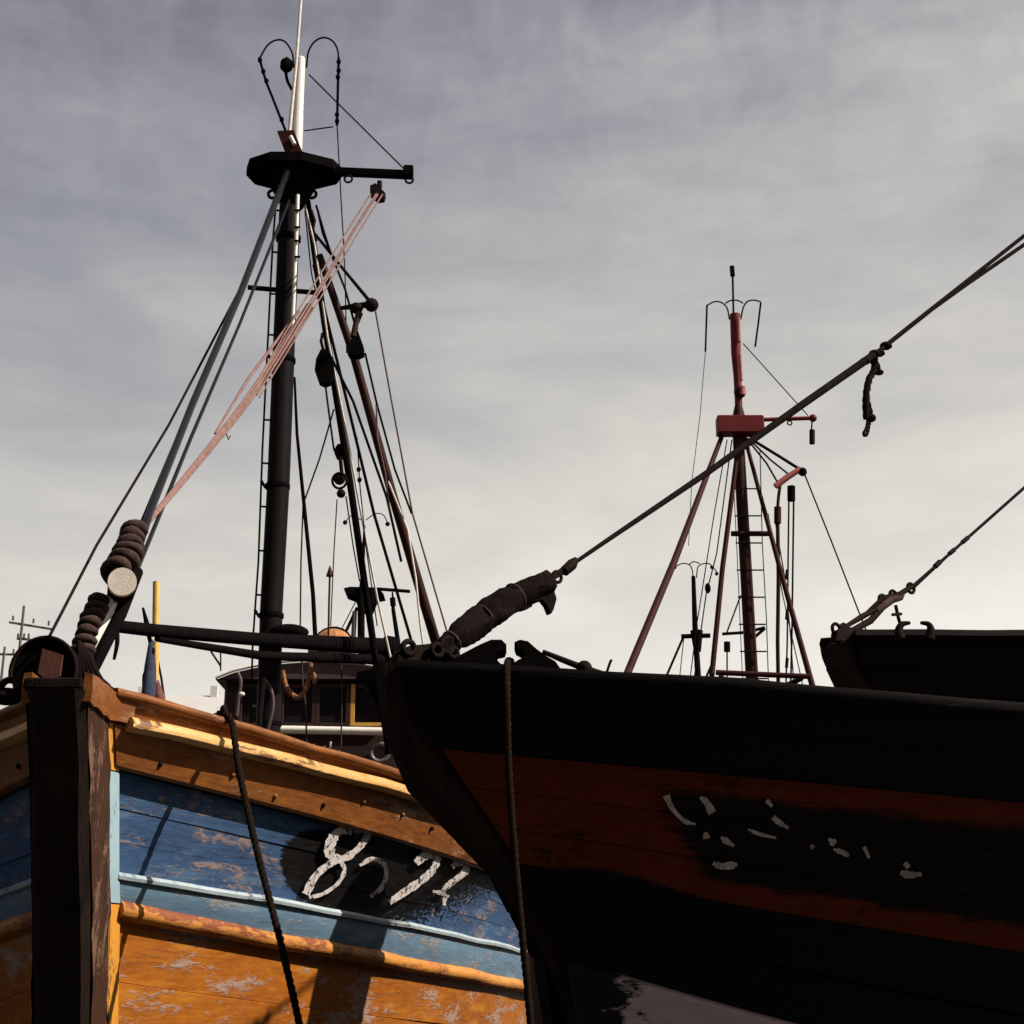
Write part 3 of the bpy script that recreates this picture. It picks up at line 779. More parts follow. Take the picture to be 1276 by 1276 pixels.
# booms laid fore and aft beside the mast
line('boom', [(142, 780, 5.72), (195, 786, 6.9), (325, 797, 9.6), (480, 806, 12.2)], [16, 17, 17, 22], 'black', lb, seg=14)
line('boom', [(196, 796, 6.9), (325, 817, 9.6), (475, 822, 12.0)], [8, 11, 13], 'black', lb, seg=12)
line('boom_lashing', [(145, 776, 5.7), (146, 800, 5.7), (142, 822, 5.72)], [6, 6, 4], 'canvas', lb, True)
line('boom_lashing', [(178, 757, 6.7), (183, 778, 6.72), (187, 800, 6.72)], [3, 7, 5], 'black', lb)
MB().ball(P(360, 788, 10.4), .085, 1.7, 1, .7).build('winch_drum', 'black', lb)
line('red_board', [(392, 822, 11.5), (470, 822, 12.0)], 10, 'redpaint', lb)
MB().tube([P(476, 812, 12.1), P(492, 815, 12.1)], .14, 12).build('boom_end', 'black', lb)

# pink tackle from the yardarm to the bow
pt = P(473, 226, 10.36)
MB().tube([pt, P(473, 234, 10.36)], .02, 8).build('shackle', 'iron', lb)
bk = MB().prism([P(461, 231, 10.3), P(468, 228, 10.3), P(480, 240, 10.3), P(478, 246, 10.3), P(470, 247, 10.3), P(461, 240, 10.3)], (0, .08, 0)).build('block', 'iron', lb)
tk = thing('tackle_rope', P(178, 657, 6.2), 'faded pink tackle rope from the yardarm block down to the bow', 'rope')
for i, (a, b, w_) in enumerate(((463, 392, 2.2), (470, 399, 2.8), (472, 401, 2.4), (478, 405, 2.0))):
    line('strand', [(a, 240, 10.32), (a - 33, 292, 9.95), (b - 2, 356 + i * 3, 9.5), (314 + i * 3, 486 + i * 3, 8.38)], w_, 'pinkrope', tk)
for k, (dx, dy, w_) in enumerate(((-2.4, -1.8, 4), (0, 0, 4.5), (2, 2, 4.5), (.6, -2.4, 3.6))):
    line('fall', [(386 + dx, 381 + dy, 9.36 + .02 * k), (316 + dx * 1.1, 488 + dy * 1.1, 8.35 + .02 * k), (250 + dx * .8, 572 + dy * .8, 7.4 + .02 * k), (178 + dx * .6, 658 + dy * .6, 6.2)], [w_, w_, w_, w_ * .9], 'pinkrope', tk, True)
line('fall', [(372, 388, 9.32), (308, 474, 8.4), (268, 540, 7.7)], [4, 4, 3], 'pinkrope', tk)
line('loose_end', [(282, 540, 7.8), (285, 548, 7.8), (287, 543, 7.8)], 2, 'pinkrope', tk)

# after rigging
def shroud(pts, w_, mat='black', name='shroud', **k): return line(name, pts, w_, mat, lb, **k)


shroud([(383, 250, 10.6), (404, 400, 10.75), (436, 600, 10.95), (462, 780, 11.1), (485, 940, 11.2)], [8, 8.5, 9, 9, 9])
shroud([(374, 232, 10.5), (392, 305, 10.6), (408, 420, 10.7), (428, 520, 10.8), (450, 640, 10.9), (470, 745, 11), (489, 830, 11.1), (505, 900, 11.1)], 3.0, 'whiterope', 'halyard')
shroud([(391, 330, 10.6), (425, 470, 10.8), (466, 640, 11), (513, 800, 11.2), (540, 900, 11.3)], 4.0)
shroud([(398, 318, 10.5), (440, 440, 10.6), (490, 620, 10.8), (520, 722, 10.9), (552, 830, 11.0), (580, 930, 11.0)], [9, 11, 12, 13, 13, 13], 'brownspar', 'derrick_boom', seg=12)
shroud([(410, 440, 10.7), (440, 500, 10.75), (482, 620, 10.9), (500, 700, 11)], 3.5)
shroud([(484, 600, 10.75), (508, 660, 10.7), (518, 720, 10.7), (524, 780, 10.7), (534, 850, 10.7)], 2.8, 'whiterope', 'halyard')
shroud([(468, 388, 10.4), (488, 500, 10.5), (514, 640, 10.7), (552, 770, 10.9), (590, 900, 11)], 2.4, 'redwire', 'halyard')
shroud([(455, 440, 10.4), (470, 505, 10.5), (492, 585, 10.6), (513, 640, 10.7)], 2.8, 'wire', 'halyard')
shroud([(469, 500, 10.5), (470, 545, 10.5), (480, 590, 10.6), (486, 640, 10.7)], 2.4, 'redwire', 'halyard')
shroud([(394, 256, 10.45), (404, 290, 10.45), (413, 318, 10.45)], 3.0, 'wire', 'stay')
ch = [P(393 + (464 - 393) * i / 12, 295 + (375 - 295) * i / 12 - 3 * math.sin(i * .26), 10.45) for i in range(13)]
shroud([(393, 292, 10.45), (430, 338, 10.42), (463, 378, 10.4)], [4, 4, 5], 'wire', 'stay')
shroud([(396, 262, 10.5), (402, 290, 10.5), (430, 360, 10.5), (452, 440, 10.4)], 3.0, 'wire', 'stay')
shroud([(388, 262, 10.6), (392, 275, 10.6), (390, 285, 10.6), (394, 300, 10.6)], 4, 'iron', 'shackle_chain')
bh = MB().tube([P(424, 384, 10.45), P(440, 382, 10.44), P(455, 380, 10.4)], [.016, .024, .026], 8).build('boom_head', 'iron', lb)
MB().ball(P(463, 380, 10.4), .055, 1, 1, 1.0).build('sheave', 'iron', bh)
MB().ball(P(444, 384, 10.4), .045, 1.2, 1, 1).build('sheave', 'iron', bh)
MB().tube([P(448, 390, 10.4), P(443, 405, 10.4), P(441, 420, 10.4)], [.03, .022, .03], 8).build('strop', 'coil', bh)


def block(cx, cy, Y, w_, h_, parent, mat='black', name='block', shape=None):
    k = w_ / 2; g = h_ / 2
    ol = shape or [(-.35, -1), (.35, -1), (.85, -.45), (1, .25), (.6, .9), (0, 1.05), (-.6, .9), (-1, .25), (-.85, -.45)]
    pts = [P(cx + a * k, cy + b * g, Y) for a, b in ol]
    wd = rad(w_, pts[0])
    return MB().prism(pts, (0, wd * 1.2, 0)).build(name, mat, parent)


block(443, 428, 10.38, 22, 30, lb, shape=[(-.2, -1), (.3, -1), (.9, .2), (.9, .8), (.3, 1.0), (-.8, .9), (-1, .6)])
block(404, 456, 10.55, 24, 42, lb)
shroud([(402, 415, 10.58), (400, 425, 10.58), (403, 436, 10.58)], 4, 'iron', 'shackle')
shroud([(405, 476, 10.6), (408, 500, 10.6), (416, 560, 10.6), (423, 572, 10.6)], 2.6, 'wire', 'halyard')
block(423, 562, 10.6, 13, 18, lb)
shroud([(424, 570, 10.6), (426, 590, 10.6)], 5, 'iron', 'strop')
fl = MB().ball(P(423, 597, 10.6), .045, 1, 1, 1).build('iron_ball', 'redbrown', lb)
MB().ring(P(423, 599, 10.58), .058, .010, (.3, 1, .3)).build('hook', 'iron', fl)
MB().ball(P(425, 615, 10.6), .034, 1, 1, 1).build('iron_ball', 'iron', lb)
shroud([(420, 622, 10.6), (416, 690, 10.7), (412, 780, 10.9)], 1.5, 'wire', 'halyard')
shroud([(431, 618, 10.6), (440, 680, 10.7), (448, 724, 10.9)], 1.8, 'wire', 'halyard')
for x, y in ((447, 585), (448, 598)): MB().ball(P(x, y, 10.6), .018, 1, 1, 1.2, 8, 6).build('bead', 'black', lb)
shroud([(445, 545, 10.6), (448, 600, 10.6), (456, 680, 10.7), (470, 780, 10.9)], 1.6, 'wire', 'halyard')
shroud([(367, 470, 10.6), (370, 540, 10.6), (380, 640, 10.6), (390, 740, 10.6), (393, 796, 10.6)], [3, 4, 5, 5.5, 6], 'black', 'derrick_leg')
shroud([(416, 510, 10.6), (398, 572, 10.6), (380, 622, 10.6)], 2.2, 'wire', 'halyard')
shroud([(378, 620, 10.62), (375, 700, 10.6), (374, 790, 10.6)], 2.0, 'wire', 'halyard')
shroud([(380, 262, 10.6), (388, 340, 10.6), (395, 372, 10.6)], 1.8, 'wire', 'halyard')

# wheelhouse
WY = 12.8
wh = thing('dummy', (0, 0, 0), '', '')
bpy.data.objects.remove(wh)
xl, xr = P(277, 900, WY).x, P(520, 900, WY).x; z0, z1 = P(400, 990, WY).z - .6, P(400, 846, WY).z
whs = MB().box(((xl + xr) / 2, WY + .85, (z0 + z1) / 2), (xr - xl, 1.7, z1 - z0), None, .03).build('wheelhouse', 'house', lb)
zr = P(400, 836, WY).z
ro = []
for i in range(13):
    f = i / 12; ro.append((xl - .06 + (xr - xl + .12) * f, WY - .10, zr + .16 * math.sin(math.pi * f) ** .7 - .10))
rb = [(x, y, z1 - .02) for x, y, z in ro][::-1]
MB().prism(ro + rb, (0, 1.95, 0)).build('roof_board', 'houseroof', whs)
MB().tube([Vector((x, y - .02, z + .015)) for x, y, z in ro], .014, 6).build('roof_edge', 'white', whs)
for a, b in ((300, 331), (352, 392), (396, 434), (440, 478)):
    za, zb = P(a, 857, WY).z, P(a, 902, WY).z; xa, xb = P(a, 880, WY).x, P(b, 880, WY).x; yy = WY - .012
    fr = MB().box(((xa + xb) / 2, yy + .004, (za + zb) / 2), (xb - xa, .02, za - zb), None, .1).build('window', 'glass', whs)
    mt = 'windowframe' if a == 440 else 'house'
    MB().box((xa, yy - .012, (za + zb) / 2), (.035, .045, za - zb + .05), None, .15).build('frame', mt, fr)
    MB().box((xb, yy - .012, (za + zb) / 2), (.035, .045, za - zb + .05), None, .15).build('frame', mt, fr)
    MB().box(((xa + xb) / 2, yy - .012, zb - .012), (xb - xa - .04, .045, .03), None, .15).build('frame', mt, fr)
    MB().box(((xa + xb) / 2, yy - .010, za + .012), (xb - xa - .04, .040, .03), None, .15).build('frame', 'house', fr)
for a, b in ((292, 318), (345, 482)):
    MB().tube([P(a, 909, WY - .09), P(b, 911.5, WY - .09)], .034, 12).build('hand_rail', 'white', whs)
MB().ring(P(473, 938, WY - .05), .075, .022, (0, 1, 0), 22).build('porthole', 'steelrod', whs)
MB().tube([P(473, 938, WY - .01), P(473, 938, WY - .04)], .07, 20).build('porthole_glass', 'houseroof', whs)
for pts in ([(383, 927), (384, 934), (389, 935), (391, 927)], [(392, 934), (398, 936), (403, 934), (405, 929)], [(412, 924), (412, 935), (424, 936)]):
    line('painted_letter', [(x, y, WY - .02) for x, y in pts], 2.4, 'white', whs, True, 5)
line('deck_pipe', [(333, 912, 10.25), (340, 880, 10.25), (337, 858, 10.25), (328, 846, 10.25)], 5, 'houseroof', lb, True)
line('deck_pipe', [(324, 912, 10.28), (326, 880, 10.28), (329, 850, 10.28)], 4, 'houseroof', lb, True)
line('grab_rail', [(296, 838, WY - .25), (300, 850, WY - .25), (297, 870, WY - .25), (295, 892, WY - .25)], 5, 'houseroof', whs, True)
MB().ball(P(301, 865, WY - .3), .022, 1.3, 1, .9).build('deck_lamp', 'white', whs)
hr = thing('hanging_rope', P(370, 850, WY - .4), 'loop of pale brown rope hanging before the wheelhouse windows', 'rope')
MB().rope([P(352, 836, 11.6), P(357, 856, 11.6), P(370, 869, 11.6), (P(380, 860, 11.6)), P(386, 838, 11.6), P(387, 826, 11.6)], .02).build('loop', 'tanrope', hr)
MB().rope([P(386, 832, 11.58), P(391, 840, 11.58), P(392, 852, 11.58)], .018).build('end', 'tanrope', hr)
line('lead_line', [(376, 820, 12.0), (377, 850, 12.0), (381, 880, 12.0), (382, 925, 12.0)], 2.4, 'coil', lb)
line('lead_line', [(425, 822, 12.0), (426, 860, 12.0), (425, 930, 12.0)], 2.0, 'coil', lb)
line('aerial', [(275, 836, WY), (275, 805, WY)], 2, 'wire', whs)
line('aerial', [(275, 830, WY), (263, 812, WY)], 2.6, 'wire', whs)
# canvas covered raft and marker pole on the wheelhouse top
rf = thing('covered_raft', P(416, 818, 13.6), 'tan canvas covered raft dome on top of the wheelhouse', 'raft')
rc = P(415, 806, 13.6)
dm = MB(); vs = []; fs = []
for i in range(9):
    th = math.pi / 2 * i / 8
    for k in range(24):
        a = 2 * math.pi * k / 24; r_ = .185 * math.cos(th) * (1 + .05 * (k % 2)) + .001
        vs.append(rc + Vector((r_ * math.cos(a), r_ * math.sin(a), -.02 + .19 * math.sin(th))))
for i in range(8):
    for k in range(24): fs.append((i * 24 + k, i * 24 + (k + 1) % 24, (i + 1) * 24 + (k + 1) % 24, (i + 1) * 24 + k))
dm.add(vs, fs); dm.build('cover', 'tan', rf)
MB().ring(rc + Vector((0, 0, -.02)), .19, .016, (0, 0, 1), 24).build('hoop', 'black', rf)
MB().ring(rc + Vector((0, 0, .0)), .185, .012, (0, 1, 0), 20, 6, (0, 2 * math.pi)).build('hoop', 'black', rf)
MB().box(rc + Vector((0, 0, -.16)), (.42, .36, .28)).build('cradle', 'house', rf)
line('signal_pole', [(409, 800, 13.2), (410, 750, 13.2), (411, 716, 13.2)], 2.6, 'redbrown', lb)
MB().tube([P(411, 718, 13.2), P(411, 716, 13.2), P(411, 705, 13.2)], [.036, .032, .004], 8).build('pole_tip', 'redbrown', lb)

# dan poles and flags stowed on the foredeck
dp = thing('dan_pole', P(195, 930, 9.0), 'yellow dan pole with rolled navy and red flags behind the bow rail', 'marker pole')
line('pole', [(195, 725, 9.0), (194, 800, 9.0), (190, 1000, 9.0)], [9, 9, 8], 'yellowpole', dp, seg=10)
line('rolled_flag', [(188, 800, 8.97), (187, 830, 8.95), (185, 862, 8.92), (180, 905, 8.9)], [6, 15, 18, 20], 'bluecloth', dp, True)
line('rolled_flag', [(191, 808, 8.96), (184, 842, 8.94), (180, 868, 8.92)], [5, 14, 6], 'canvas', dp, True)
line('rolled_flag', [(195, 848, 9.0), (198, 868, 9.0), (203, 890, 9.0), (204, 912, 9.0)], [6, 14, 16, 15], 'redcloth', dp, True)
line('spare_pole', [(192, 800, 9.02), (201, 845, 9.02), (208, 895, 9.02), (212, 930, 9.02)], 3, 'wire', dp)
MB().ball(P(191, 798, 8.98), .022).build('float', 'whiterope', dp)

# ropes over the bow rail
rp = thing('mooring_rope', LB.at(.42, 0, 1, .07), 'dark mooring rope hanging from the rail over the blue planks', 'rope')
MB().rope([LB.at(.39, 0, 1, -.05) + Vector((0, 0, .03)), LB.at(.38, 0, 1, .02) + Vector((0, 0, .045)), LB.at(.38, 0, 1, .085) + Vector((0, 0, .0)), P(298, 960, 5.60), P(319, 1055, 5.53), P(337, 1125, 5.47), P(350, 1175, 5.43), P(376, 1290, 5.36), P(400, 1420, 5.3), P(420, 1700, 5.2)], .0135, .075, 14).build('line', 'rope', rp)
MB().ring(LB.at(.38, 0, 1, .03) + Vector((0, 0, .045)), .020, .012, (1, .4, 0)).build('turn', 'rope', rp)
pl = MB(); pl.tube([(.27, 6.5, -2), (.27, 6.5, 2.6), (.27, 6.5, 3.29), (.27, 6.5, 3.34)], [.21, .205, .20, .17], 16)  # unseen pile, added to cast the dark stripe on the blue bow
tag(pl.build('shadow_pile', 'pile'), 'unseen timber pile added between the two bows to cast a shadow stripe', 'mooring pile')

# ================================================================== the dark red and black boat
TIP = P(470, 825, 4.3)
MD = Hull((TIP.x, TIP.y), 35, [(2.916, .282, .02, 2.0), (2.701, .35, .17, 2.1), (2.387, .623, .45, 2.4), (2.128, .898, .62, 2.7), (1.2, .6, .8, 2.9), (.4, .3, 1.0, 3.3), (-.6, .1, 1.3, 3.9)])
md = thing('fishing_boat', (TIP.x + 5.3, TIP.y + 3.7, 0), 'shaded fishing boat with black bulwark, dark red band and horn fairlead', 'boat')
MD.lining(md, 'deck', -.07, .1)
for side in (1, -1):
    for a, b in ((0, .5), (.5, 1.0)): MD.plank(a, b, side, .012, 'tar', md, cham=.002, gap=.015)
    for a, b in ((1.0, 1.33), (1.33, 1.66), (1.66, 2.0)): MD.plank(a, b, side, 0, 'red', md, jig=.002, cham=.002, gap=.015)
    for a, b in ((2.0, 2.5), (2.5, 3.0)): MD.plank(a, b, side, .004, 'tar', md)
    MD.plank(3.0, 3.6, side, 0, 'pale', md)
    for a, b in ((3.6, 4.2), (4.2, 5.0), (5.0, 6.0)): MD.plank(a, b, side, 0, 'tar', md)
    MD.sweep(0, side, [(-.14, .0), (-.14, .028), (-.02, .032), (.035, .026), (.04, .0), (.03, -.012), (.0, -.012)], 'tar', md, 'cap_rail')


def mdplane(x, y, off=0.0):
    """point on the boat's centre plane"""
    d = ray(x, y); o_ = MD.o + MD.n * off
    t = ((o_.x - EYE.x) * MD.n.x + (o_.y - EYE.y) * MD.n.y) / (d.x * MD.n.x + d.y * MD.n.y)
    return EYE + d * t


st = [(470, 826), (474, 860), (484, 920), (512, 985), (574, 1050), (618, 1096), (652, 1142), (676, 1182), (692, 1215), (708, 1260), (730, 1330), (760, 1420)]
fr = [mdplane(*p) for p in st]; vs = []; fs = []
for i, q in enumerate(fr):
    for (a, b) in ((.0, -.018), (.0, .03), (.04, .06), (.30, .10), (.30, -.09), (.07, -.045)): vs.append(q + MD.a * a + MD.n * b)
for i in range(len(fr) - 1):
    for k in range(6): fs.append((i * 6 + k, (i + 1) * 6 + k, (i + 1) * 6 + (k + 1) % 6, i * 6 + (k + 1) % 6))
MB().add(vs, fs + [(0, 1, 2, 3, 4, 5)]).build('stem_post', 'stem_face', md)
bvM = MD.bvh(1, 4)
paint_strokes([
    ([(830, 988), (835, 1000), (842, 1010), (853, 1020), (866, 1024)], [8, 6, 5, 5, 3]),
    ([(872, 990), (880, 997), (887, 1010)], [4, 7, 9]),
    ([(879, 1034), (880, 1042)], [5, 8]),
    ([(898, 1040), (906, 1046), (914, 1051)], [4, 7, 4]),
    ([(888, 1072), (898, 1076), (910, 1075), (918, 1074)], [5, 8, 9, 5]),
    ([(954, 994), (961, 1002)], [5, 4]), ([(962, 1015), (970, 1022), (981, 1029)], [6, 6, 4]),
    ([(1031, 1042), (1039, 1049)], [4, 8]), ([(1037, 1055), (1048, 1059), (1056, 1063)], [3, 6, 5]),
    ([(1075, 1052), (1081, 1066)], [4, 4]), ([(1120, 1084), (1131, 1087), (1146, 1086)], [6, 8, 5]), ([(1125, 1072), (1130, 1078)], [5, 6]),
    ([(1009, 1050), (1012, 1054)], [4, 5]), ([(931, 1030), (945, 1036), (966, 1041)], [2, 4, 3]),
], bvM, .018, 'olddigit', md, 'painted_number')
# horn fairlead on the rail
hp = [(531, 847), (545, 833), (575, 815), (598, 803), (612, 797), (625, 797), (631, 803), (629, 809), (620, 811), (617, 820), (624, 827), (637, 828), (646, 822), (655, 818), (652, 811), (643, 806), (641, 800), (648, 797), (658, 799), (668, 808), (680, 817), (692, 824), (702, 838), (708, 848), (640, 849)]
hf = MB().prism([P(x, y, 4.235) for x, y in hp], (0, .11, 0)).build('horn_fairlead', 'black', md)
line('roller', [(633, 826, 4.25), (633, 846, 4.25)], 8, 'iron', hf)
# rod with knob lying along the rail, deck fittings
line('handspike', [(676, 812, 4.3), (700, 822, 4.3), (728, 833, 4.3), (775, 848, 4.32)], [6, 8, 9, 8], 'iron', md)
MB().ball(P(728, 833, 4.3), .024).build('handspike_knob', 'iron', md)
line('cleat', [(756, 838, 4.3), (760, 826, 4.3), (762, 822, 4.3)], 3.5, 'iron', md)
# bow fittings under the stay: shackles and plates
MB().prism([mdplane(484, 832), mdplane(496, 812), mdplane(512, 804), mdplane(528, 803), mdplane(548, 800), mdplane(566, 806), mdplane(572, 826), mdplane(566, 838), mdplane(520, 838)], MD.n * -.03).build('stay_plate', 'iron', md)
for x, y, r_ in ((505, 809, .020), (540, 812, .018), (553, 806, .022), (560, 815, .016)):
    MB().ring(mdplane(x, y) + MD.n * .02, r_, .009, MD.n).build('shackle', 'iron', md)
# rolled canvas on the stay
path = [mdplane(546, 813), mdplane(576, 789), mdplane(612, 763), mdplane(645, 743), mdplane(682, 729)]
sp_ = smooth(path, 12); vs = []; fs = []; u = None; K = 18
cb = thing('canvas_bundle', path[0], 'dark rolled canvas lashed to the stay above the black bow', 'canvas')
for i, q in enumerate(sp_):
    tg = (sp_[min(i + 1, len(sp_) - 1)] - sp_[max(i - 1, 0)]).normalized(); u = tg.orthogonal().normalized() if u is None else (u - tg * u.dot(tg)).normalized(); w_ = tg.cross(u)
    f = i / (len(sp_) - 1); br = .026 + .010 * math.sin(math.pi * min(1, f * 1.1)) + .020 * f
    for c_ in (.16, .45, .74): br -= .005 * math.exp(-((f - c_) / .025) ** 2)
    for k in range(K):
        a = 2 * math.pi * k / K
        r_ = br * (1 + .12 * math.sin(2 * a + i * .13) + .08 * math.sin(5 * a - i * .21) + .04 * math.sin(9 * a + i * .4) + random.uniform(-.035, .035))
        vs.append(q + (u * math.cos(a) + w_ * math.sin(a)) * r_)
for i in range(len(sp_) - 1):
    for k in range(K): fs.append((i * K + k, i * K + (k + 1) % K, (i + 1) * K + (k + 1) % K, (i + 1) * K + k))
m = MB().add(vs, fs + [tuple(range(K)), tuple((len(sp_) - 1) * K + k for k in range(K))[::-1]]); m.smooth = True; m.build('roll', 'canvas', cb)
for f in (.16, .45, .74):
    i = int(f * (len(sp_) - 1)); tg = (sp_[i + 1] - sp_[i - 1]).normalized(); MB().ring(sp_[i], .030 + .020 * f, .0045, tg, 18, 5).build('lashing', 'coil', cb)
fl = [(668, 728), (684, 735), (688, 748), (684, 762), (681, 767), (677, 757), (670, 748), (660, 752), (657, 758), (650, 762), (645, 752)]
MB().prism([mdplane(*q) for q in fl], MD.n * .025).build('flap', 'canvas', cb)
line_pts = [mdplane(672, 738), mdplane(698, 716), mdplane(712, 706)]
tb = MB(); tb.tube([mdplane(680, 726), mdplane(700, 714)], .008, 7); tb.tube([mdplane(686, 720), mdplane(708, 705)], .008, 7)
tb = tb.build('turnbuckle', 'iron', md)
MB().ring(mdplane(694, 719), .018, .006, MD.n).build('shackle', 'iron', tb)
MB().tube([mdplane(703, 712), mdplane(712, 704), mdplane(718, 697)], [.018, .020, .010], 8).build('swivel', 'iron', tb)


def mline(name, pts, wid, mat='wire', seg=8):
    q = [mdplane(*p) for p in pts]; w = wid if isinstance(wid, (list, tuple)) else [wid] * len(q)
    return MB().tube(q, [rad(a, b) for a, b in zip(w, q)], seg).build(name, mat, md)


mline('forestay', [(712, 704), (760, 671), (880, 590), (1000, 504), (1092, 440)], [5, 6, 8, 9.5, 10], 'wire')
mline('forestay', [(1092, 440), (1102, 432), (1160, 386), (1205, 350), (1276, 294), (1420, 178)], [6, 6, 6, 5, 5, 5])
mline('forestay', [(1160, 387), (1205, 354), (1276, 305), (1420, 205)], [4, 5, 5, 5])
for x, y, r_ in ((1078, 450, 8), (1090, 441, 9), (1096, 440, 8), (1104, 431, 9)):
    q = mdplane(x, y); MB().ball(q, rad(r_ * 1.5, q), 1.2, 1, .8, 9, 6).build('knot', 'rope', md)
tl = thing('rope_tail', mdplane(1080, 538), 'frayed rope tail dangling from the knot on the thick stay', 'rope')
def tailpt(x, y): return mdplane(x, y, -.02)
for pts, w_ in (([(1086, 444), (1090, 458), (1082, 476), (1079, 500), (1080, 522)], .013), ([(1089, 446), (1092, 456), (1095, 464)], .013), ([(1085, 470), (1080, 490), (1084, 512), (1086, 521)], .010), ([(1082, 518), (1080, 532), (1076, 541), (1080, 542), (1083, 530), (1084, 520)], .006)):
    MB().rope([tailpt(*q) for q in pts], w_ * 1.15).build('strand', 'rope', tl)
MB().ball(tailpt(1085, 521), .022, 1, 1, .8).build('knot', 'rope', tl)
MB().ball(tailpt(1095, 464), .016, 1.3, 1, .8).build('knot', 'rope', tl)
# mast of this boat stands aft, out of the picture
mtop = mdplane(1420, 190); mb = MD.o + MD.a * 7.0; mb.z = 1.6
MB().tube([mb, Vector((mb.x, mb.y, 11.0))], [.13, .09], 14).build('mast', 'mastpaint', md)
MB().tube([mtop, Vector((mb.x, mb.y, max(8, mtop.z + (mb - mtop).xy.length * .62)))], .014, 6).build('forestay', 'wire', md)
mlow = mdplane(1420, 205)
MB().tube([mlow, Vector((mb.x, mb.y, max(8, mtop.z + (mb - mtop).xy.length * .62) - .5))], .014, 6).build('forestay', 'wire', md)
r2 = thing('mooring_rope', MD.at(.3, 0, 1, .03), 'dark rope hanging from the horn fairlead down the red bow', 'rope')
MB().rope([P(637, 824, 4.42), P(633, 824, 4.26), P(632, 836, 4.165), P(632, 880, 4.12), P(634, 960, 4.13), P(641, 1060, 4.16), P(650, 1160, 4.18), P(657, 1230, 4.2), P(664, 1330, 4.22), P(675, 1600, 4.25)], .0105, .06, 14).build('line', 'rope', r2)

# ================================================================== black bow beyond
T3 = P(1048, 806, 7.0)
TH = Hull((T3.x, T3.y), 35, [(P(1036, 797, 7.0).z, .10, .0, 2.0), (P(1030, 832, 7).z, .10, .03, 2.05), (P(1066, 896, 7).z, .3, .22, 2.3), (2.0, .5, .6, 2.7), (.8, .3, .9, 3.2), (-.5, .1, 1.3, 3.9)])
th = thing('fishing_boat', (T3.x + 5, T3.y + 3.5, 0), 'all black fishing boat bow showing above the rail of the red banded boat', 'boat')
TH.lining(th, 'darkhull', -.07, .1)
for side in (1, -1):
    for a, b in ((0, 1), (1, 1.5), (1.5, 2), (2, 2.5), (2.5, 3), (3, 4), (4, 5)): TH.plank(a, b, side, 0, 'tar', th)
    TH.sweep(0, side, [(-.14, .0), (-.14, .03), (.03, .03), (.04, .0), (.0, -.012)], 'tar', th, 'cap_rail')


def thplane(x, y):
    d = ray(x, y); t = ((TH.o.x - EYE.x) * TH.n.x + (TH.o.y - EYE.y) * TH.n.y) / (d.x * TH.n.x + d.y * TH.n.y); return EYE + d * t


fr = [thplane(*p) for p in ((1050, 796), (1040, 803), (1041, 832), (1056, 864), (1074, 896), (1106, 964), (1146, 1054))]; vs = []; fs = []
for q in fr:
    for (a, b) in ((0, -.06), (0, .06), (.3, .1), (.3, -.1)): vs.append(q + TH.a * a + TH.n * b)
for i in range(len(fr) - 1):
    for k in range(4): fs.append((i * 4 + k, (i + 1) * 4 + k, (i + 1) * 4 + (k + 1) % 4, i * 4 + (k + 1) % 4))
MB().add(vs, fs + [(0, 1, 2, 3)]).build('stem_post', 'stem_face', th)


def tline(name, pts, wid, mat='wire', seg=7):
    q = [thplane(*p) for p in pts]; w = wid if isinstance(wid, (list, tuple)) else [wid] * len(q)
    return MB().tube(q, [rad(a, b) for a, b in zip(w, q)], seg).build(name, mat, th)


tline('forestay', [(1138, 731), (1180, 693), (1276, 608), (1500, 410)], [6, 4, 4, 4])
for a, b, w_ in (((1165, 706), (1171, 700), 7), ((1199, 676), (1206, 670), 6), ((1183, 690), (1189, 685), 6)): tline('clamp', [a, b], w_, 'iron')
tl1 = tline('turnbuckle', [(1050, 783), (1075, 768), (1096, 757)], [5, 8, 5], 'iron')
tline('turnbuckle', [(1062, 786), (1084, 774), (1104, 752), (1128, 736), (1140, 729)], [8, 9, 8, 7, 5], 'iron')
tline('strop', [(1075, 768), (1100, 745), (1126, 738)], [4, 6, 5], 'rope')
tline('shackle', [(1092, 762), (1110, 747), (1122, 745), (1126, 738)], [9, 12, 8, 5], 'coil')
for x, y, r_ in ((1042, 784, .022), (1052, 784, .020), (1100, 748, .022), (1113, 742, .020), (1135, 733, .02)): MB().ring(thplane(x, y), r_ * 1.2, .009, TH.n).build('ring_bolt', 'iron', th)
tline('peg', [(1116, 754), (1119, 768), (1123, 782)], 4.5, 'iron'); tline('peg', [(1112, 766), (1123, 765)], 4, 'iron')
for pts in ([(1122, 796), (1120, 786), (1124, 778), (1134, 776)], [(1158, 796), (1160, 786), (1157, 778), (1147, 776)]):
    q = smooth([P(x, y, 6.75) for x, y in pts], 6); MB().tube(q, [.026 - .018 * (i / (len(q) - 1)) for i in range(len(q))], 8).build('fairlead_horn', 'iron', th)
MB().prism([thplane(1034, 800), thplane(1036, 788), thplane(1046, 783), thplane(1060, 784), thplane(1084, 790), thplane(1084, 802)], TH.n * .04).build('stay_plate', 'iron', th)
tm3 = TH.o + TH.a * 7; MB().tube([(tm3.x, tm3.y, 1.6), (tm3.x, tm3.y, 11)], [.13, .09], 12).build('mast', 'mastpaint', th)
e3 = thplane(1500, 410); MB().tube([e3, (tm3.x, tm3.y, e3.z + (Vector((tm3.x, tm3.y, 0)) - Vector((e3.x, e3.y, 0))).length * .6)], .012, 6).build('forestay', 'wire', th)


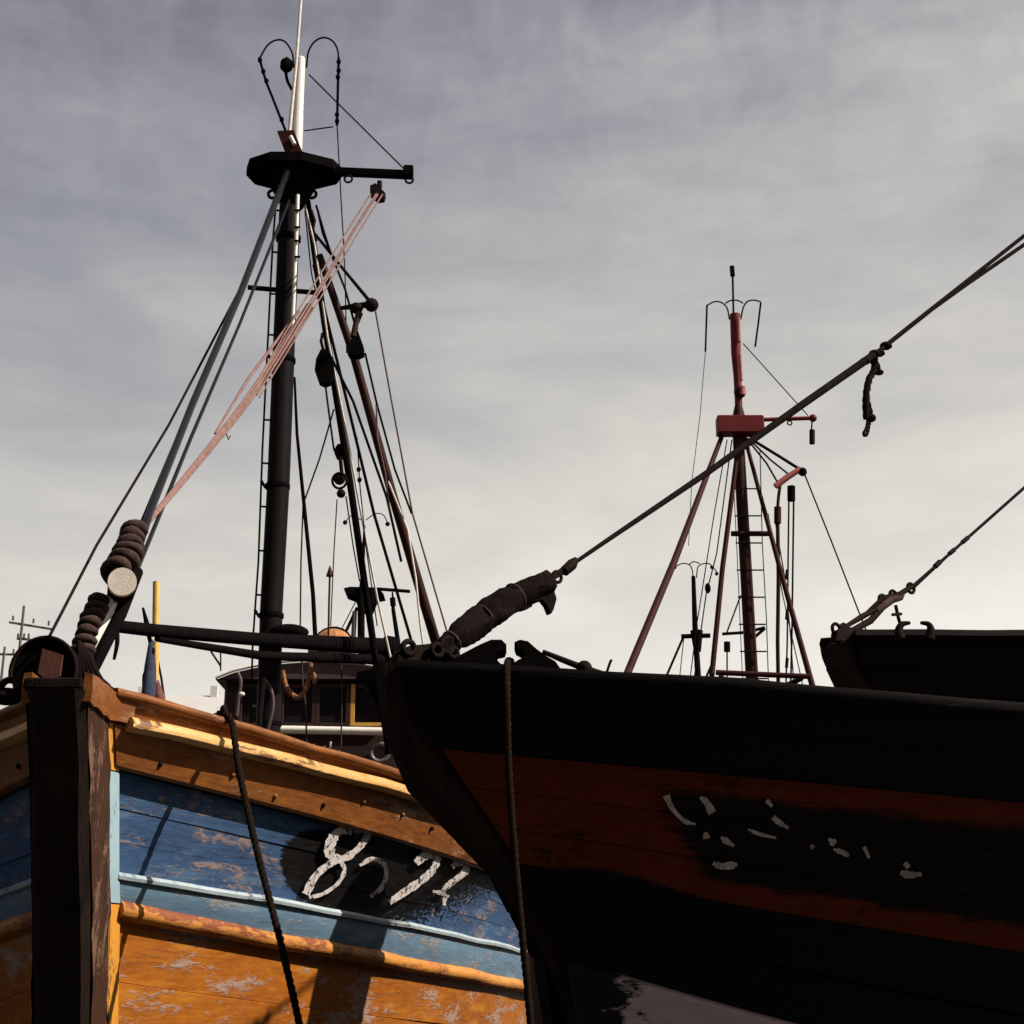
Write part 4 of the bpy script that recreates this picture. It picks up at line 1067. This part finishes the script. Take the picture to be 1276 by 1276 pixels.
# ================================================================== boats farther off: hulls lie behind the near boats, masts show
def far_hull(t, x, y, ang, mat='darkhull', hb=2.0):
    h = Hull((x, y), ang, [(3.0, .5, 0, 2.0), (2.4, .5, .2, 2.2), (1.2, .4, .5, 2.6), (-.5, .1, 1.0, 3.6)], beam=hb)
    m = MB(); xs = h.stations(24); V = [3 * j / 9 for j in range(10)]
    for side in (1, -1):
        vs = [h.at(a, b, side) for a in xs for b in V]
        m.add(vs, [(i * 10 + k, (i + 1) * 10 + k, (i + 1) * 10 + k + 1, i * 10 + k + 1) for i in range(24) for k in range(9)])
    m.smooth = True; m.build('hull', mat, t)
    d = MB(); vs = []
    for a in xs:
        for side in (1, -1):
            q = h.at(a, .3, side, -.02); q.z = h.at(a, 0, 1).z - .35; vs.append(q)
    d.add(vs, [(2 * i, 2 * i + 2, 2 * i + 3, 2 * i + 1) for i in range(24)]).build('deck', 'deck', t)
    for side in (1, -1): h.sweep(0, side, [(-.08, 0), (-.08, .05), (.04, .05), (.04, 0)], mat, t, 'cap_rail')
    MB().prism([h.at(h.len, v_, 1) for v_ in V] + [h.at(h.len, v_, -1) for v_ in V[::-1]], h.a * .05).build('transom', mat, t)


def down(a, b, z=2.3):
    """carry the line from a through b on down to the deck"""
    A, B_ = P(*a), P(*b); t = (A.z - z) / (A.z - B_.z); return A + (B_ - A) * t


Y4 = 19.0; cm = P(938, 862, Y4)
rb_ = thing('fishing_boat', (cm.x, cm.y, 0), 'distant fishing boat with red masthead and red brown tripod legs', 'boat')
far_hull(rb_, cm.x - 1.2, Y4 - 5.3, 88, 'darkhull')


def rl(name, pts, w_, mat='redbrown', parent=None, Y=Y4, sm=False, dn=False, seg=8):
    p3 = [(p[0], p[1], p[2] if len(p) > 2 else Y) for p in pts]
    q = [P(*p) for p in p3]; w = list(w_) if isinstance(w_, (list, tuple)) else [w_] * len(q)
    if dn: q.append(down(p3[-2], p3[-1])); w.append(w[-1])
    r = [rad(a, b) for a, b in zip(w, q)]
    if sm: q = smooth(q, 6); r = r[0]
    return MB().tube(q, r, seg).build(name, mat, parent or rb_)


m4 = rl('mast', [(920, 545), (929, 700), (938, 862)], [14, 15, 16], 'brownspar', dn=True, seg=14)
rl('topmast', [(921, 520), (919, 470), (917, 440), (916, 392)], [9, 10, 12, 13], 'redpaint', m4, seg=12)
MB().ball(P(922, 489, Y4 - .05), .085, 1, 1, 1).build('topmast_knob', 'redbrown', m4)
rl('topmast_knob', [(925, 482, Y4 - .1), (925, 492, Y4 - .1)], 8, 'pinkpaint', m4)  # pale red piece paints the sunlit side of the knob
rl('topmast_lit_strip', [(920, 396, Y4 - .1), (921, 426, Y4 - .1)], 5, 'pinkpaint', m4)  # pale red strips paint the sunlit side of the topmast
rl('topmast_lit_strip', [(922, 442, Y4 - .1), (924, 474, Y4 - .1)], 4, 'pinkpaint', m4)
a, b = P(893, 532, Y4), P(951, 530, Y4)
pf = MB().beam(P(893, 531, Y4 - .1), P(951, 531, Y4 - .1), .22, .25).build('crosstree_platform', 'redpaint', rb_)
rl('platform_bracket', [(922, 556), (921, 535), (920, 505)], [10, 24, 9], 'redbrown', pf, seg=12)
rl('yardarm', [(951, 523), (1013, 521)], 5.5, 'redpaint'); MB().ball(P(1013, 521, Y4), .055).build('yard_end', 'redpaint', rb_)
rl('block_strop', [(1012, 522), (1011, 538)], 2, 'iron'); rl('block', [(1012, 536), (1012, 553)], 7, 'iron')
MB().ring(P(984, 527, Y4), .03, .01, (0, 1, 0)).build('eye_ring', 'iron', rb_)
rl('topmast_stay', [(926, 428), (1007, 518)], 1.4, 'wire')
rl('masthead_rod', [(914, 394), (913, 345)], 2.6, 'wire', m4); rl('masthead_lamp', [(913, 344), (912, 332)], 6, 'black', m4)
rl('antenna_loop', [(909, 398), (906, 384), (899, 377), (890, 376), (882, 380)], 2.0, 'wire', m4, sm=True)
rl('antenna_loop', [(923, 398), (926, 384), (931, 376), (939, 374), (948, 376)], 2.0, 'wire', m4, sm=True)
rl('antenna_loop', [(904, 378), (909, 375), (915, 374), (921, 375), (926, 378)], 2.0, 'wire', m4, sm=True)
rl('antenna_rod', [(881, 380), (880, 408), (879, 438)], 2.4, 'black', m4); rl('antenna_rod', [(948, 377), (945, 402), (941, 432)], 2.4, 'black', m4)
rl('aerial_wire', [(879, 438), (872, 520), (862, 600), (858, 680)], .9, 'wire')
rl('tripod_leg', [(899, 545, Y4), (840, 700, Y4 - 2), (778, 848, Y4 - 4)], [6, 9, 10], dn=True)
rl('tripod_leg', [(921, 548), (900, 710, Y4 - .3), (885, 862, Y4 - .6)], [6, 6.5, 7], dn=True)
rl('tripod_leg', [(928, 545), (975, 720, Y4 - .3), (1015, 864, Y4 - .6)], [5, 6.5, 8], dn=True)
rl('spreader', [(911, 665, Y4 - .1), (962, 665, Y4 - .1)], 7)
rl('gallows_beam', [(892, 838, Y4 - .6), (1008, 843, Y4 - .6)], 7)
rl('gallows_strut', [(897, 842, Y4 - .5), (930, 866, Y4 - .3)], 6); rl('gallows_strut', [(1000, 845, Y4 - .5), (968, 860, Y4 - .3), (945, 868, Y4 - .3)], [6, 9, 9])
ld = rl('ladder', [(947, 560, Y4 - .12), (950, 680, Y4 - .12), (955, 770, Y4 - .12), (958, 862, Y4 - .12)], 1.3, 'wire')
rl('ladder_rail', [(914, 600, Y4 - .12), (919, 700, Y4 - .12), (926, 862, Y4 - .12)], 1.1, 'wire', ld)
for y in range(10):
    yy = 609 + y * 33.8; f = (yy - 609) / 250; rl('rung', [(914 + 10 * f, yy, Y4 - .12), (948 + 9 * f, yy, Y4 - .12)], 2.0, 'wire', ld)
rl('derrick_head', [(966, 606, Y4 - .3), (982, 594, Y4 - .3), (998, 584, Y4 - .3)], [8, 8, 7], 'pinkpaint')
MB().ball(P(1000, 588, Y4 - .3), .06).build('sheave', 'black', rb_)
for pts, w_ in (([(934, 546), (970, 568), (997, 585, Y4 - .3)], 4), ([(932, 546), (960, 573), (984, 592, Y4 - .3)], 2.4), ([(930, 546), (955, 577), (970, 603, Y4 - .3)], 2.4)): rl('stay', pts, w_, 'wire')
rl('topping_wire', [(1003, 592), (1035, 672), (1070, 762), (1085, 800)], 2.0, 'wire')
rl('block', [(986, 606), (986, 624)], 10, 'black'); rl('block', [(969, 632), (969, 652)], 9, 'redbrown')
rl('strop', [(972, 605), (970, 620), (969, 634)], 4, 'redbrown')
for pts, w_, mt in (([(983, 622), (982, 700), (981, 800), (979, 866)], 2.2, 'wire'), ([(989, 622), (988, 700), (987, 780), (985, 866)], 2.4, 'wire'), ([(969, 650), (970, 720), (969, 800), (970, 866)], 5, 'brownspar'), ([(966, 650), (978, 720), (985, 790), (990, 866)], 1.6, 'wire'), ([(906, 548), (890, 640), (868, 780), (858, 862)], 1.4, 'wire'), ([(912, 548), (893, 690), (880, 740), (870, 810), (862, 866)], 1.6, 'wire'), ([(957, 640), (975, 740), (1003, 866)], 1.4, 'wire')): rl('halyard', pts, w_, mt, dn=True)
MB().ball(P(882, 733, Y4), .04, 1, 1, 1.8).build('float', 'black', rb_)
for y in (710, 760, 820): rl('halyard_knot', [(981, y), (980, y + 12)], 4, 'wire')

# smaller dark mast to the left of it, and one behind the wheelhouse
Y5 = 31.0; c5 = P(870, 862, Y5)
b5 = thing('fishing_boat', (c5.x, c5.y, 0), 'far fishing boat with thin dark mast beside the red brown tripod', 'boat')
far_hull(b5, c5.x, Y5 - 5, 90)
m5 = rl('mast', [(864, 718), (866, 780), (871, 862)], [5, 7, 8], 'black', b5, Y5, dn=True)
rl('crosstree', [(849, 793), (885, 792)], 6, 'black', b5, Y5); rl('collar', [(868, 786), (869, 812)], [16, 9], 'black', m5, Y5)
rl('yardarm', [(900, 790), (930, 788), (953, 782)], 4, 'black', b5, Y5); rl('yard_strut', [(953, 783), (938, 796)], 4, 'black', b5, Y5)
for pts in ([(864, 720), (861, 706), (852, 702), (841, 706)], [(868, 720), (870, 706), (880, 702), (887, 705), (894, 714)], [(858, 704), (864, 700), (872, 702)]): rl('antenna_loop', pts, 1.5, 'wire', m5, Y5, sm=True)
for x, y in ((841, 707), (887, 707), (893, 715)): MB().ball(P(x, y, Y5), .04).build('insulator', 'black', m5)
rl('shroud', [(851, 795), (825, 855)], 3, 'black', b5, Y5, dn=True); rl('shroud', [(886, 830), (873, 860)], 3, 'black', b5, Y5, dn=True)
rl('shroud', [(852, 796), (845, 862)], 1.2, 'wire', b5, Y5, dn=True)
rl('block', [(906, 800), (906, 812)], 8, 'black', b5, Y5); rl('stay', [(923, 742), (905, 790)], 2, 'wire', b5, Y5); rl('block_fall', [(906, 812), (906, 862)], 2, 'wire', b5, Y5)

Y6 = 21.0; c6 = P(449, 830, Y6)
b6 = thing('fishing_boat', (c6.x, c6.y, 0), 'fishing boat behind the wheelhouse with black crosstree and short yard', 'boat')
far_hull(b6, c6.x, Y6 - 5, 90)
m6 = rl('mast', [(450, 735), (450, 790), (451, 850)], [9, 9, 10], 'black', b6, Y6, dn=True)
pf6 = MB().prism([P(428, 733, Y6), P(436, 731, Y6), P(472, 732, Y6), (P(478, 740, Y6)), P(468, 742, Y6), P(462, 757, Y6), P(446, 757, Y6), P(441, 742, Y6), P(430, 738, Y6)], (0, .4, 0)).build('crosstree_platform', 'black', b6)
rl('yardarm', [(472, 734), (511, 737)], 4.5, 'black', b6, Y6); rl('block', [(489, 745), (490, 755)], 7, 'black', b6, Y6)
rl('block_fall', [(489, 738), (490, 760), (496, 800), (500, 850)], [2, 5, 6, 6], 'black', b6, Y6)
rl('topmast', [(450, 735), (451, 720), (453, 690), (454, 655)], [6, 4, 4, 3], 'black', m6, Y6)
for pts in ([(450, 648), (440, 642), (434, 646), (430, 651)], [(456, 648), (468, 640), (478, 642), (483, 652)]): rl('antenna_loop', pts, 1.3, 'wire', m6, Y6, sm=True)
for x, y in ((430, 651), (483, 653)): MB().ball(P(x, y, Y6), .035).build('insulator', 'black', m6)
rl('stay', [(445, 757), (432, 785)], 4, 'black', b6, Y6, dn=True); rl('stay', [(443, 750), (425, 785)], 1.4, 'wire', b6, Y6, dn=True); rl('stay', [(456, 757), (467, 800)], 1.4, 'wire', b6, Y6, dn=True)
rl('stanchion', [(442, 762), (440, 800)], 6, 'poles', b6, Y6, dn=True)

# unseen boat beside the blue one, added to darken its shaded side
shade_boat = thing('fishing_boat', (-7.2, 9, 0), 'unseen black fishing boat added to shade the far side of the blue one', 'boat')
far_hull(shade_boat, -7.2, 4.2, 92); MB().box((-7.3, 11, 4.0), (2.4, 2.6, 2.6), None, .03).build('wheelhouse', 'house', shade_boat)
MB().box((-7.3, 11, 5.36), (2.6, 2.9, .1), None, .2).build('roof', 'houseroof', shade_boat)
MB().tube([(-7.25, 8.6, 2.4), (-7.25, 8.6, 10)], [.12, .08], 12).build('mast', 'mastpaint', shade_boat)

for o in bpy.data.objects:
    if '_w' in o: del o['_w']
    if 'label' in o and not o['label']: del o['label']
